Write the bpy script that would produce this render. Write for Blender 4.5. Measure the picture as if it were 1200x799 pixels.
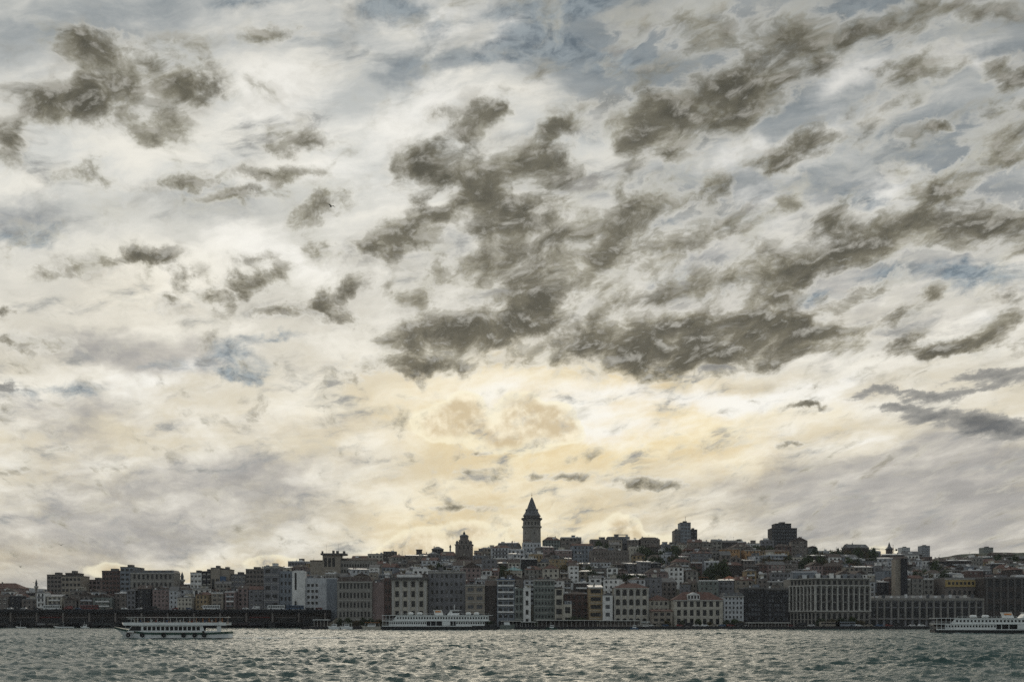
import bpy, bmesh, math, random
from mathutils import Vector, Matrix, noise as mnoise
import numpy as np
R = math.radians
rng = random.Random(7)
for o in list(bpy.data.objects): bpy.data.objects.remove(o)
sc = bpy.context.scene
COL = sc.collection

# ---------------------------------------------------------------- camera
F = 1200.0; HOR = 723.0; CAMZ = 7.0
cam_d = bpy.data.cameras.new('camera'); cam = bpy.data.objects.new('camera', cam_d); COL.objects.link(cam)
cam.location = (0, 0, CAMZ); cam.rotation_euler = (R(90), 0, 0)
cam_d.sensor_width = 36; cam_d.lens = 36; cam_d.sensor_fit = 'HORIZONTAL'
cam_d.shift_y = (HOR - 399.5) / 1200.0
cam_d.clip_start = 0.5; cam_d.clip_end = 40000
sc.camera = cam
sc.render.resolution_x = 1024; sc.render.resolution_y = 681
sc.cycles.use_denoising = False
sc.cycles.max_bounces = 4; sc.cycles.diffuse_bounces = 2; sc.cycles.glossy_bounces = 3
sc.view_settings.view_transform = 'Standard'; sc.view_settings.look = 'None'
sc.view_settings.gamma = 1; sc.view_settings.exposure = 0
sc.view_settings.use_curve_mapping = False

def W(px, Y): return (px - 600.0) * Y / F          # photo column -> world x at depth Y
def Zp(py, Y): return CAMZ + (HOR - py) * Y / F     # photo row -> world z at depth Y

# ---------------------------------------------------------------- sun (low behind the hill, veiled by cloud)
SUN_EL, SUN_AZ = R(24), math.atan2(-30, 1200)
sd = bpy.data.lights.new('sun', 'SUN'); sd.energy = 0.5; sd.angle = R(38); sd.color = (1.0, 0.88, 0.7)
so = bpy.data.objects.new('sun', sd); COL.objects.link(so)
sdir = Vector((math.sin(SUN_AZ) * math.cos(SUN_EL), math.cos(SUN_AZ) * math.cos(SUN_EL), math.sin(SUN_EL)))
so.rotation_euler = sdir.to_track_quat('Z', 'Y').to_euler(); so.location = (0, 0, 400)

# ---------------------------------------------------------------- node helpers
def srgb(r, g, b):
    f = lambda c: (c / 12.92 if c <= 0.04045 else ((c + 0.055) / 1.055) ** 2.4)
    return (f(r / 255.), f(g / 255.), f(b / 255.), 1)
class N:
    def __init__(s, tree): s.t = tree
    def new(s, typ, **kw):
        n = s.t.nodes.new(typ)
        for k, v in kw.items(): setattr(n, k, v)
        return n
    def put(s, sock, v):
        if hasattr(v, 'is_output'): s.t.links.new(v, sock)
        else:
            try: sock.default_value = v
            except Exception: sock.default_value = (v, v, v) if len(sock.default_value) == 3 else (v, v, v, 1)
    def m(s, op, *a, clamp=False):
        n = s.new('ShaderNodeMath', operation=op); n.use_clamp = clamp
        for i, v in enumerate(a): s.put(n.inputs[i], v)
        return n.outputs[0]
    def v(s, op, *a):
        n = s.new('ShaderNodeVectorMath', operation=op)
        for i, x in enumerate(a):
            if op == 'SCALE' and i == 1: s.put(n.inputs['Scale'], x)
            else: s.put(n.inputs[i], x)
        return n.outputs['Value'] if op in ('LENGTH', 'DISTANCE', 'DOT_PRODUCT') else n.outputs['Vector']
    def xyz(s, x, y, z):
        n = s.new('ShaderNodeCombineXYZ')
        for i, q in enumerate((x, y, z)): s.put(n.inputs[i], q)
        return n.outputs[0]
    def sep(s, vec):
        n = s.new('ShaderNodeSeparateXYZ'); s.put(n.inputs[0], vec); return n.outputs
    def noise(s, vec, scale, detail=5, rough=0.5, dist=0.0, col=False, dim='3D'):
        n = s.new('ShaderNodeTexNoise'); n.noise_dimensions = dim
        if vec is not None: s.put(n.inputs['Vector'], vec)
        n.inputs['Scale'].default_value = scale; n.inputs['Detail'].default_value = detail
        n.inputs['Roughness'].default_value = rough; n.inputs['Distortion'].default_value = dist
        return n.outputs['Color' if col else 'Fac']
    def map(s, v, a, b, c=0.0, d=1.0, smooth=True):
        n = s.new('ShaderNodeMapRange'); n.interpolation_type = 'SMOOTHSTEP' if smooth else 'LINEAR'; n.clamp = True
        for i, q in enumerate((v, a, b, c, d)): s.put(n.inputs[i], q)
        return n.outputs[0]
    def mix(s, f, a, b, mode='MIX'):
        n = s.new('ShaderNodeMix', data_type='RGBA', blend_type=mode)
        s.put(n.inputs[0], f); s.put(n.inputs[6], a); s.put(n.inputs[7], b)
        return n.outputs[2]
    def ramp(s, f, stops, interp='LINEAR'):
        n = s.new('ShaderNodeValToRGB'); s.put(n.inputs[0], f); cr = n.color_ramp; cr.interpolation = interp
        while len(cr.elements) < len(stops): cr.elements.new(0.5)
        for e, (p, c) in zip(cr.elements, stops): e.position = p; e.color = c if len(c) == 4 else (*c, 1)
        return n.outputs[0]

# ---------------------------------------------------------------- world: Nishita sky behind procedural clouds
world = bpy.data.worlds.new('World'); sc.world = world; world.use_nodes = True
world.cycles.sampling_method = 'MANUAL'; world.cycles.sample_map_resolution = 512
wt = world.node_tree; wt.nodes.clear(); n = N(wt)
out = n.new('ShaderNodeOutputWorld'); bg = n.new('ShaderNodeBackground'); bg.inputs['Strength'].default_value = 0.1
wt.links.new(bg.outputs[0], out.inputs[0])
sky = n.new('ShaderNodeTexSky', sky_type='NISHITA'); sky.sun_disc = False
sky.sun_elevation = SUN_EL; sky.sun_rotation = SUN_AZ
tc = n.new('ShaderNodeTexCoord').outputs['Generated']
dx, dy, dz = n.sep(tc)
ady = n.m('MAXIMUM', n.m('ABSOLUTE', dy), 0.22)
u = n.m('MULTIPLY', n.m('DIVIDE', dx, ady), 12.0)      # direction measured in units of 1/12 of the bearing's tangent
v = n.m('MULTIPLY', n.m('DIVIDE', n.m('MAXIMUM', dz, 0.0), ady), 12.0)
P = n.xyz(u, v, n.m('MULTIPLY', n.m('LESS_THAN', dy, 0.0), 0.0))
# coordinates for the cloud texture: flatter towards the horizon, leaning streaks on the right
w_ = n.m('ADD', v, 3.2)
Q = n.xyz(n.m('MULTIPLY', n.m('DIVIDE', u, w_), 6.5), n.m('MULTIPLY', n.m('LOGARITHM', w_, 2.71828), 9.0), 0.0)
skew = n.m('MULTIPLY', n.map(u, -2.0, 5.0, 0.0, 1.0), n.map(v, 2.6, 4.6, 0.0, 1.0))
qx, qy, qz = n.sep(Q)
Q = n.xyz(qx, n.m('SUBTRACT', qy, n.m('MULTIPLY', qx, 0.2)), 0.0)
# warp of the blob field
wc = n.v('SUBTRACT', n.noise(P, 1.5, 6, 0.65, col=True), (0.5, 0.5, 0.5))
wc = n.v('SCALE', wc, n.map(v, 1.2, 3.5, 0.35, 1.0))
Pw = n.v('MULTIPLY_ADD', wc, (0.9, 0.6, 0.0), P)

def blobs(vec, lst):
    acc = None
    for (px, py, rx, ry, ang, s) in lst:
        mp = n.new('ShaderNodeMapping', vector_type='TEXTURE'); n.put(mp.inputs['Vector'], vec)
        mp.inputs['Location'].default_value = ((px - 600) / 100, (723 - py) / 100, 0)
        mp.inputs['Rotation'].default_value = (0, 0, R(ang)); mp.inputs['Scale'].default_value = (rx / 100, ry / 100, 1)
        g = n.new('ShaderNodeTexGradient', gradient_type='SPHERICAL'); wt.links.new(mp.outputs[0], g.inputs[0])
        acc = n.m('MULTIPLY', g.outputs['Fac'], s) if acc is None else n.m('MULTIPLY_ADD', g.outputs['Fac'], s, acc)
    return acc
DARK = [ # px, py, rx, ry, tilt, strength
 (118,62,60,30,-10,1.1),(120,98,95,32,0,1.0),(95,128,90,28,-8,1.1),(215,105,60,32,-30,1.2),(180,152,70,24,5,.9),(8,170,34,34,0,1.0),(0,110,60,40,0,.5),(150,90,160,80,0,.35),
 (330,45,62,16,3,.8),(355,155,40,26,30,1.0),(325,172,30,12,0,.7),(100,206,44,18,-15,.8),(225,210,52,13,8,1.05),(320,200,80,14,6,1.15),(270,228,70,10,3,.7),
 (380,245,60,22,25,.9),(155,216,45,10,-5,.6),
 (92,310,58,20,0,1.15),(160,298,30,11,0,.7),(195,300,40,14,15,.95),(210,325,26,26,40,.8),(192,362,40,22,-20,.9),(300,330,60,22,15,1.05),(255,350,45,14,0,.8),(300,300,50,12,8,.7),
 (330,362,90,15,2,1.0),(390,375,50,20,0,.8),(400,302,50,26,10,1.0),(408,340,60,16,10,.9),(40,398,48,20,-5,1.2),(6,360,28,8,0,.7),(0,395,18,14,0,.6),
 (560,140,44,40,0,1.1),(508,135,26,20,0,.7),(660,150,48,15,5,.75),(585,128,35,14,0,.5),
 (480,188,46,26,0,1.15),(540,205,70,36,-20,1.1),(555,235,90,28,8,1.15),(605,190,50,32,40,.9),(655,192,56,40,0,1.1),(470,275,66,34,25,1.05),(612,262,66,40,0,1.1),(560,180,40,22,0,.6),(500,260,60,30,10,.5),
 (575,310,95,26,10,.75),(650,305,110,30,25,.7),(745,240,80,32,15,1.1),(838,235,46,34,30,1.05),(720,290,70,28,30,.7),(790,290,80,30,20,.6),(700,310,160,60,20,.4),
 (860,110,190,55,25,1.0),(800,150,120,46,30,.75),(740,140,80,40,20,.7),(890,90,110,50,20,.35),
 (945,175,50,24,10,1.15),(912,195,40,15,-10,.8),(930,240,30,12,0,.5),(905,235,40,20,10,.35),
 (1085,78,66,24,20,1.15),(1060,112,60,16,5,.7),(1092,145,24,11,0,.9),(1185,80,50,28,10,1.0),(1180,150,66,40,20,1.15),(1140,200,90,20,22,1.0),(1050,200,40,16,10,.6),
 (1160,262,110,36,5,1.15),(1060,278,90,30,15,1.05),(980,300,110,30,30,1.15),(915,340,60,36,10,1.15),(1020,340,80,16,25,.9),(1110,290,50,20,0,.5),
 (500,385,90,28,25,1.05),(485,355,60,30,30,.8),(560,395,130,32,20,.95),(620,375,60,20,20,1.0),(540,430,110,16,0,.6),(700,400,210,30,4,1.05),(640,350,120,26,20,.75),(830,400,190,44,0,1.1),(800,430,180,20,0,.6),
 (900,375,80,20,0,.6),(760,350,120,22,15,.6),(850,330,110,24,10,.5),(960,385,70,18,5,.9),(1080,405,160,18,4,1.05),(1150,385,90,20,18,.8),(1090,345,30,12,20,.7),(1060,370,60,12,15,.6),(1190,350,30,12,10,.5),(900,30,200,40,5,.45),(780,30,120,50,10,.4),(1050,30,120,34,8,.5),(1120,10,90,24,0,.7),(700,130,50,30,20,.5),(900,300,130,60,20,.35),(780,380,260,80,0,.3),(560,330,200,90,20,.3),(1080,240,120,50,15,.45),(960,260,70,26,20,.6),(870,260,60,24,10,.5),(620,240,120,60,0,.3),(880,400,260,30,0,.5),(1060,150,110,40,10,.4),(1090,215,60,24,0,.4),
 (430,430,70,20,0,.55),(470,425,60,14,0,.5),
 (655,558,46,7,2,1.0),(755,566,58,11,-3,.95),(780,572,40,6,0,.6),(930,522,26,5,0,.85),(68,524,26,6,5,.7),(18,553,26,7,8,.7),(566,528,14,4,0,.6),(945,480,40,5,0,.9),(880,472,12,4,0,.7),(800,546,10,3,0,.6),(550,552,60,5,0,.35),(540,595,70,5,0,.45)]
SLATE = [(1150,440,110,15,3,1.0),(1050,462,100,10,3,1.0),(1140,460,120,14,8,.9),(1130,492,130,18,-2,1.15),(1180,505,70,18,0,.8),(840,428,130,18,-3,.75),(790,440,100,8,-6,.5),(1040,480,60,6,0,.6),(20,454,55,10,0,.9),
 (270,425,60,34,0,.35)]
BLUE = [(480,10,75,40,-20,1.1),(625,50,75,32,-10,1.4),(640,10,110,34,0,1.3),(560,65,60,24,0,.7),(730,75,100,30,0,.6),(290,5,80,26,0,.8),(400,30,90,50,0,.5),(280,420,60,28,-10,1.1),(325,400,50,10,-5,.8),(285,440,46,12,0,1.0),
 (1150,325,95,28,5,1.2),(1040,320,60,24,10,.9),(960,350,50,16,0,.8),(1010,240,40,20,0,.8),(960,40,160,40,0,.5),(1050,20,120,40,0,.6),(870,270,60,22,0,.6),(800,260,50,16,0,.5),(770,320,60,20,0,.5),(1070,160,80,60,0,.5),(960,200,60,40,0,.4),
 (30,280,90,20,0,.5),(60,455,80,14,0,.8),(190,430,70,12,0,.45),(500,90,120,26,0,.35)]
WHITE = [(1000,90,100,34,15,.8),(1150,65,70,26,0,.8),(900,170,120,30,25,.7),(1060,215,50,26,0,.7),(490,130,120,60,0,.6),(330,110,130,70,0,.5),(430,200,90,60,0,.5),(610,40,40,34,20,1.0),(520,30,80,36,20,.6),
 (200,440,130,30,3,.7),(360,300,120,60,0,.5),(880,230,60,50,0,.6),(1020,220,60,40,0,.5),(800,460,300,30,-2,.5),(620,480,200,60,0,.5),(1130,370,80,20,10,.4),(700,500,150,30,0,.4),(260,260,160,40,0,.4),(870,460,200,22,0,.5),(1000,515,200,25,0,.35)]
GREY = [(80,20,200,60,0,.6),(770,30,240,120,0,1.1),(900,40,200,110,0,1.0),(1060,20,200,80,0,1.0),(1150,180,120,120,0,.7),(1180,20,80,60,0,.7),(720,90,110,70,0,.5),(170,405,190,34,-3,1.0),(30,240,110,40,-15,.7),(250,235,160,30,0,.4),(240,590,260,60,0,.5),(90,480,120,40,0,.5),(60,640,220,60,0,.6),
 (980,600,260,60,0,.55),(1150,560,170,80,0,.7),(1150,630,120,40,0,.5),(900,560,200,30,0,.4),(300,560,160,30,5,.5),(460,90,70,26,10,.6),(470,75,100,20,0,.6),(540,70,50,20,0,.8),(700,220,400,140,10,.3),(1000,300,350,220,10,.35),(900,60,420,120,5,.5),(100,20,250,60,0,.4),(100,560,300,200,0,.25),(1100,600,300,150,0,.4),(1050,240,260,160,0,.35),(850,180,180,100,25,.3),(800,340,330,90,5,.3),(620,520,70,50,-50,.3),(510,490,40,30,0,.3),(390,505,120,24,0,.3),(0,690,160,40,0,.5)]
GLOW = [(620,510,400,150,-3,.9),(680,470,340,110,0,.7),(720,500,260,90,0,.3),(560,620,230,80,0,.75),(480,650,120,50,0,.5),(130,665,220,40,0,.45),(250,660,130,30,0,.6),(760,640,180,60,0,.5),(950,500,300,80,0,.3),(150,340,300,90,0,.35),(0,640,90,70,0,.4)]
PUFF = [(515,495,45,30,0,.8),(545,478,36,26,0,.8),(608,478,34,24,0,.8),(650,492,36,26,0,.8),(590,510,80,30,0,.7),(665,505,26,20,0,.6),(500,640,50,26,0,.7),(470,650,50,20,0,.6),(730,620,34,22,0,.8),(760,640,50,20,0,.6),(560,625,60,20,0,.5),(140,668,60,14,0,.6),(330,662,50,14,0,.6),(1020,650,60,14,0,.5)]
bd = blobs(Pw, DARK); bs = blobs(Pw, SLATE); bb = blobs(Pw, BLUE)
wc2 = n.v('SUBTRACT', n.noise(P, 0.7, 5, 0.6, col=True), (0.5, 0.5, 0.5))
Ps = n.v('MULTIPLY_ADD', wc2, (2.2, 1.0, 0.0), P)
bw = blobs(Ps, WHITE); bgz = blobs(Ps, GREY); bgl = blobs(Ps, GLOW)

# cloud texture samples
Qw = n.v('MULTIPLY_ADD', n.v('SUBTRACT', n.noise(Q, 1.4, 4, 0.55, col=True), (0.5,0.5,0.5)), (0.55, 0.4, 0.0), Q)
f1 = n.noise(Qw, 2.2, 10, 0.62)
f1o = n.noise(n.v('ADD', Qw, (0.02, 0.09, 0.0)), 2.2, 7, 0.62)
f2 = n.noise(n.v('MULTIPLY', Qw, (0.6, 1.2, 1.0)), 1.1, 9, 0.6)
f3 = n.noise(n.v('MULTIPLY_ADD', Qw, (0.6, 1.15, 1.0), (7.1, 3.3, 0)), 1.5, 9, 0.62)
fine = n.noise(Qw, 7.0, 6, 0.65)
relief = n.m('SUBTRACT', f1, f1o)

S = n.v
# L0 veil colour
v_ = v
veil = n.ramp(n.m('DIVIDE', v_, 7.3), [(0.0, srgb(194,182,158)), (0.12, srgb(202,194,174)), (0.3, srgb(222,212,188)), (0.5, srgb(216,212,200)), (0.75, srgb(208,210,206)), (1.0, srgb(172,177,178))])
veil = n.mix(n.map(f2, 0.35, 0.66), veil, n.mix(0.85, veil, srgb(247,244,234)))
veil = n.mix(n.m('MULTIPLY', n.map(f3, 0.5, 0.72), 0.42), veil, srgb(168,164,152))
# general greying blobs
gcol = n.mix(n.map(f2, 0.3, 0.7), n.mix(n.map(v, 3.0, 6.0), srgb(156,154,152), srgb(130,139,144)), n.mix(n.map(v, 3.0, 6.0), srgb(188,184,178), srgb(174,180,182)))
veil = n.mix(n.m('MULTIPLY', n.map(n.m('ADD', bgz, n.m('MULTIPLY', n.m('SUBTRACT', f3, 0.5), 1.6)), 0.0, 0.8), 0.92), veil, gcol)
# glow
veil = n.mix(n.m('MULTIPLY', n.m('ADD', n.map(bgl, 0.0, 1.3), n.m('MULTIPLY', n.m('SUBTRACT', f2, 0.5), 0.6), clamp=True), 0.85), veil, n.mix(n.map(n.m('ADD', f2, n.m('MULTIPLY', relief, 0.8)), 0.25, 0.72), srgb(236,212,162), srgb(254,240,202)))
veil = n.mix(n.m('MULTIPLY', n.map(n.m('ADD', bw, n.m('MULTIPLY', n.m('SUBTRACT', f2, 0.5), 1.6)), 0.08, 0.8), 0.85), veil, srgb(255,253,246))
pb0 = blobs(n.v('MULTIPLY_ADD', wc2, (0.5, 0.4, 0.0), P), PUFF)
pn = n.noise(P, 2.2, 8, 0.58); pno = n.noise(n.v('ADD', P, (0.02, 0.07, 0)), 2.2, 5, 0.58)
puf = n.m('MULTIPLY', n.m('ADD', pb0, n.m('MULTIPLY', n.m('SUBTRACT', pn, 0.5), 1.3)), n.map(pb0, 0.0, 0.25))
veil = n.mix(n.m('MULTIPLY', n.map(puf, 0.0, 0.16), 0.7), veil, srgb(255,246,216))
veil = n.mix(n.m('MULTIPLY', n.map(puf, 0.12, 0.5), 0.85), veil, n.mix(n.map(n.m('ADD', n.m('MULTIPLY', n.m('SUBTRACT', pn, pno), 3.0), n.m('MULTIPLY', puf, -0.35)), -0.5, 0.25), srgb(206,186,150), srgb(255,243,214)))
veil10 = n.v('SCALE', veil, 10.0)
# blue openings: the Nishita sky itself seen through thin slate veil
gap = n.map(n.m('ADD', bb, n.m('MULTIPLY', n.m('SUBTRACT', f3, 0.5), 2.6)), 0.1, 0.9)
thin = n.v('ADD', n.v('SCALE', sky.outputs[0], 0.035), n.v('SCALE', n.mix(n.map(fine, 0.3, 0.65), srgb(84,103,117), srgb(150,163,170)), 9.0))
base = n.mix(n.m('MULTIPLY', gap, 0.92), veil10, thin)
fP = n.noise(n.v('ADD', Qw, (1.7, 4.4, 0)), 1.7, 9, 0.6)
# dark cumulus, with a grey penumbra of thinner cloud round it
pen = n.map(n.m('ADD', bd, n.m('MULTIPLY', n.m('SUBTRACT', fP, 0.5), 2.6)), 0.0, 1.15)
base = n.mix(n.m('MULTIPLY', pen, n.map(v_, 2.4, 4.2, 0.25, 0.78)), base, n.v('SCALE', n.mix(n.map(fP, 0.36, 0.66), srgb(204,202,194), n.mix(n.map(u, -2, 4), srgb(158,154,142), srgb(134,137,135))), 10.0))
nz = n.m('SUBTRACT', f1, 0.5)
bdc = n.m('MULTIPLY', n.map(bd, 0.0, 1.4, smooth=False), 1.16)
Dd = n.m('ADD', n.m('POWER', bdc, 0.8), n.m('MULTIPLY', nz, 3.4))
aD = n.map(Dd, -0.05, 0.92)
rim = n.m('MULTIPLY', n.map(Dd, 0.02, 0.3), n.m('MULTIPLY', n.m('SUBTRACT', 1.0, n.map(Dd, 0.3, 0.6)), n.map(bd, 0.05, 0.3)))
base = n.mix(n.m('MULTIPLY', rim, 0.3), base, n.v('SCALE', srgb(250,247,238)[:3], 10.0))
fm2 = n.noise(n.v('ADD', Qw, (3.3, 8.1, 0)), 1.3, 8, 0.62)
dcol = n.ramp(n.map(n.m('ADD', Dd, n.m('MULTIPLY', n.m('SUBTRACT', fm2, 0.5), 2.6)), 0.25, 1.35, smooth=False), [(0.0, srgb(214,209,194)), (0.28, srgb(160,154,136)), (0.58, srgb(118,112,95)), (1.0, srgb(86,82,69))])
warm = n.map(v_, 1.5, 6.0)
dcol = n.mix(n.m('MULTIPLY', warm, 0.35), dcol, n.mix(1.0, dcol, srgb(225,238,250), 'MULTIPLY'))
dcol = n.mix(n.map(n.m('ADD', relief, n.m('MULTIPLY', n.m('SUBTRACT', fine, 0.5), 0.12)), -0.01, 0.16, 0.0, 0.62), dcol, srgb(200,197,187))
dcol = n.mix(n.map(relief, -0.12, 0.0, 0.35, 0.0), dcol, srgb(84,82,74))
base = n.mix(n.m('MULTIPLY', aD, 0.95), base, n.v('SCALE', dcol, 10.0))
# slate streaks
Ds = n.m('ADD', n.m('MULTIPLY', bs, 0.95), n.m('MULTIPLY', n.m('SUBTRACT', f3, 0.5), 3.0))
scol = n.mix(n.map(Ds, 0.4, 1.3), srgb(160,158,152), srgb(92,95,98))
base = n.mix(n.m('MULTIPLY', n.map(Ds, 0.3, 0.65), 0.9), base, n.v('SCALE', scol, 10.0))
# unseen sky behind and above the viewer, dimmed and cooled to set facade light
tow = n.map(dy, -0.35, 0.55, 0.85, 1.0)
below = n.map(dz, -0.10, 0.0, 0.35, 1.0)
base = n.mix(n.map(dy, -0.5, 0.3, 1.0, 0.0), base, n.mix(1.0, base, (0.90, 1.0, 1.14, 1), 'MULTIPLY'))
thick = n.m('SUBTRACT', 1.0, n.m('MULTIPLY', n.m('MULTIPLY', n.map(v_, 3.6, 7.2), n.map(n.m('ADD', u, n.m('MULTIPLY', f2, 2.0)), 0.0, 5.0, 0.45, 1.0)), 0.24))   # heavier overcast high on the right
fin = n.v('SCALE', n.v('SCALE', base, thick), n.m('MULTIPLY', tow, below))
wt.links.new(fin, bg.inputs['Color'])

# ================================================================ mesh + object helpers
class MB:
    def __init__(s): s.v = []; s.f = []; s.mi = []
    def add(s, vs, fs, mi=0):
        b = len(s.v); s.v.extend(vs); s.f.extend([tuple(b + i for i in f) for f in fs]); s.mi.extend([mi] * len(fs)); return s
    def quad(s, a, b, c, d, mi=0): return s.add([a, b, c, d], [(0, 1, 2, 3)], mi)
    def box(s, x0, x1, y0, y1, z0, z1, mi=0, bottom=True):
        vs = [(x0,y0,z0),(x1,y0,z0),(x1,y1,z0),(x0,y1,z0),(x0,y0,z1),(x1,y0,z1),(x1,y1,z1),(x0,y1,z1)]
        fs = [(0,1,5,4),(1,2,6,5),(2,3,7,6),(3,0,4,7),(4,5,6,7)] + ([(3,2,1,0)] if bottom else [])
        return s.add(vs, fs, mi)
    def cyl(s, x, y, z0, z1, r0, r1=None, k=12, mi=0):
        r1 = r0 if r1 is None else r1
        vs = []
        for i in range(k):
            a = 2*math.pi*i/k; vs.append((x+r0*math.cos(a), y+r0*math.sin(a), z0))
        for i in range(k):
            a = 2*math.pi*i/k; vs.append((x+r1*math.cos(a), y+r1*math.sin(a), z1))
        fs = [(i, (i+1)%k, k+(i+1)%k, k+i) for i in range(k)] + [tuple(range(k, 2*k)), tuple(reversed(range(k)))]
        return s.add(vs, fs, mi)
    def lathe(s, prof, x=0, y=0, k=24, mi=0, ph=0.0):
        vs = []
        for (r, z) in prof:
            for i in range(k):
                a = 2*math.pi*i/k + ph; vs.append((x+r*math.cos(a), y+r*math.sin(a), z))
        fs = []
        for j in range(len(prof)-1):
            for i in range(k):
                fs.append((j*k+i, j*k+(i+1)%k, (j+1)*k+(i+1)%k, (j+1)*k+i))
        fs += [tuple(range((len(prof)-1)*k, len(prof)*k)), tuple(reversed(range(k)))]
        return s.add(vs, fs, mi)
    def bar(s, p, q, r, k=5, mi=0, r2=None):
        p = Vector(p); q = Vector(q); d = (q-p); t = d.normalized()
        a = t.orthogonal().normalized(); b = t.cross(a); r2 = r if r2 is None else r2
        vs = [tuple(p + (a*math.cos(6.2832*i/k) + b*math.sin(6.2832*i/k))*r) for i in range(k)]
        vs += [tuple(q + (a*math.cos(6.2832*i/k) + b*math.sin(6.2832*i/k))*r2) for i in range(k)]
        return s.add(vs, [(i, (i+1)%k, k+(i+1)%k, k+i) for i in range(k)] + [tuple(range(k,2*k)), tuple(reversed(range(k)))], mi)
    def hip(s, x0, x1, y0, y1, z, h, ov=0.4, ridge=0.35, mi=0):
        x0 -= ov; x1 += ov; y0 -= ov; y1 += ov; w = x1-x0; d = y1-y0
        if w >= d: a = (x0 + d*ridge, (y0+y1)/2, z+h); b = (x1 - d*ridge, (y0+y1)/2, z+h)
        else: a = ((x0+x1)/2, y0 + w*ridge, z+h); b = ((x0+x1)/2, y1 - w*ridge, z+h)
        vs = [(x0,y0,z),(x1,y0,z),(x1,y1,z),(x0,y1,z),a,b]
        if w >= d: fs = [(0,1,5,4),(1,2,5),(2,3,4,5),(3,0,4)]
        else: fs = [(0,1,4),(1,2,5,4),(2,3,5),(3,0,4,5)]
        return s.add(vs, fs + [(3,2,1,0)], mi)
    def gable(s, x0, x1, y0, y1, z, h, ov=0.3, along='x', mi=0):
        x0 -= ov; x1 += ov; y0 -= ov; y1 += ov
        if along == 'x': a = (x0,(y0+y1)/2,z+h); b = (x1,(y0+y1)/2,z+h); fs = [(0,1,5,4),(2,3,4,5),(1,2,5),(3,0,4),(3,2,1,0)]
        else: a = ((x0+x1)/2,y0,z+h); b = ((x0+x1)/2,y1,z+h); fs = [(0,1,4),(1,2,5,4),(2,3,5),(3,0,4,5),(3,2,1,0)]
        return s.add([(x0,y0,z),(x1,y0,z),(x1,y1,z),(x0,y1,z),a,b], fs, mi)
    def mesh(s, name, mats, smooth=False):
        me = bpy.data.meshes.new(name); me.from_pydata(s.v, [], s.f)
        for m in (mats if isinstance(mats, (list, tuple)) else [mats]): me.materials.append(m)
        me.polygons.foreach_set('material_index', s.mi)
        if smooth: me.polygons.foreach_set('use_smooth', [True]*len(s.f))
        me.update(); return me
    def obj(s, name, mats, parent=None, loc=(0,0,0), smooth=False):
        return put(name, s.mesh(name, mats, smooth), parent, loc)
def put(name, data, parent=None, loc=(0,0,0), scale=None, rz=0.0):
    o = bpy.data.objects.new(name, data); COL.objects.link(o); o.location = loc
    if parent: o.parent = parent
    if scale: o.scale = scale
    if rz: o.rotation_euler.z = rz
    return o
def tag(o, label=None, cat=None, group=None, kind=None):
    if label: o['label'] = label
    if cat: o['category'] = cat
    if group: o['group'] = group
    if kind: o['kind'] = kind
    return o
def thing(name, label, cat, loc=(0,0,0), rz=0.0, group=None):
    return tag(put(name, None, None, loc, None, rz), label, cat, group)
def copy_tree(o, parent=None):
    c = o.copy(); COL.objects.link(c); c.parent = parent
    for ch in list(o.children): copy_tree(ch, c)
    return c

# ================================================================ materials
def mat(name, col, rough=0.8, var=0.25, scale=0.35, stain=0.0, metal=0.0, spec=0.3, tile=None, bump=0.0):
    m = bpy.data.materials.new(name); m.use_nodes = True; t = m.node_tree; t.nodes.clear(); q = N(t)
    o = q.new('ShaderNodeOutputMaterial'); b = q.new('ShaderNodeBsdfPrincipled'); t.links.new(b.outputs[0], o.inputs[0])
    b.inputs['Roughness'].default_value = rough; b.inputs['Metallic'].default_value = metal
    b.inputs['Specular IOR Level'].default_value = spec
    geo = q.new('ShaderNodeNewGeometry').outputs['Position']
    c = (*col[:3], 1)
    if var > 0:
        a = q.noise(geo, scale, 5, 0.65); f = q.noise(q.v('MULTIPLY', geo, (1,1,0.25)), 1.3, 4, 0.6)
        k = q.m('ADD', q.map(a, 0.3, 0.7, 1-var, 1+var*0.8, smooth=False), q.map(f, 0.35, 0.65, -var*0.6, var*0.5, smooth=False))
        colr = q.mix(1.0, c, q.xyz(k, k, k), 'MULTIPLY')
        if stain > 0: colr = q.mix(q.map(f, 0.52, 0.68, 0, stain), colr, tuple(x*0.35 for x in col[:3]) + (1,))
        if tile:
            wv = q.new('ShaderNodeTexWave', wave_type='BANDS', bands_direction='Z' if tile == 'z' else 'X'); t.links.new(geo, wv.inputs[0])
            wv.inputs['Scale'].default_value = 0.9; wv.inputs['Distortion'].default_value = 1.5
            colr = q.mix(q.m('MULTIPLY', wv.outputs['Fac'], 0.3), colr, tuple(x*0.55 for x in col[:3]) + (1,))
        t.links.new(colr, b.inputs['Base Color'])
    else: b.inputs['Base Color'].default_value = c
    if bump > 0:
        bp = q.new('ShaderNodeBump'); bp.inputs['Strength'].default_value = bump; t.links.new(q.noise(geo, 4.0, 4, 0.6), bp.inputs['Height']); t.links.new(bp.outputs[0], b.inputs['Normal'])
    return m
WALL = {  # name: (albedo, word)
 'cream': (0.43,0.405,0.345), 'white': (0.66,0.66,0.64), 'grey': (0.17,0.17,0.18), 'taupe': (0.165,0.145,0.13), 'pink': (0.23,0.175,0.165),
 'ochre': (0.29,0.22,0.13), 'brown': (0.06,0.05,0.045), 'dark': (0.03,0.03,0.034), 'beige': (0.26,0.23,0.19), 'bluish': (0.19,0.21,0.235),
 'pale': (0.44,0.455,0.47), 'brick': (0.115,0.075,0.065), 'stone': (0.22,0.21,0.19), 'greenish': (0.16,0.18,0.165), 'orange': (0.38,0.235,0.12), 'yellow': (0.38,0.28,0.12)}
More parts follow.
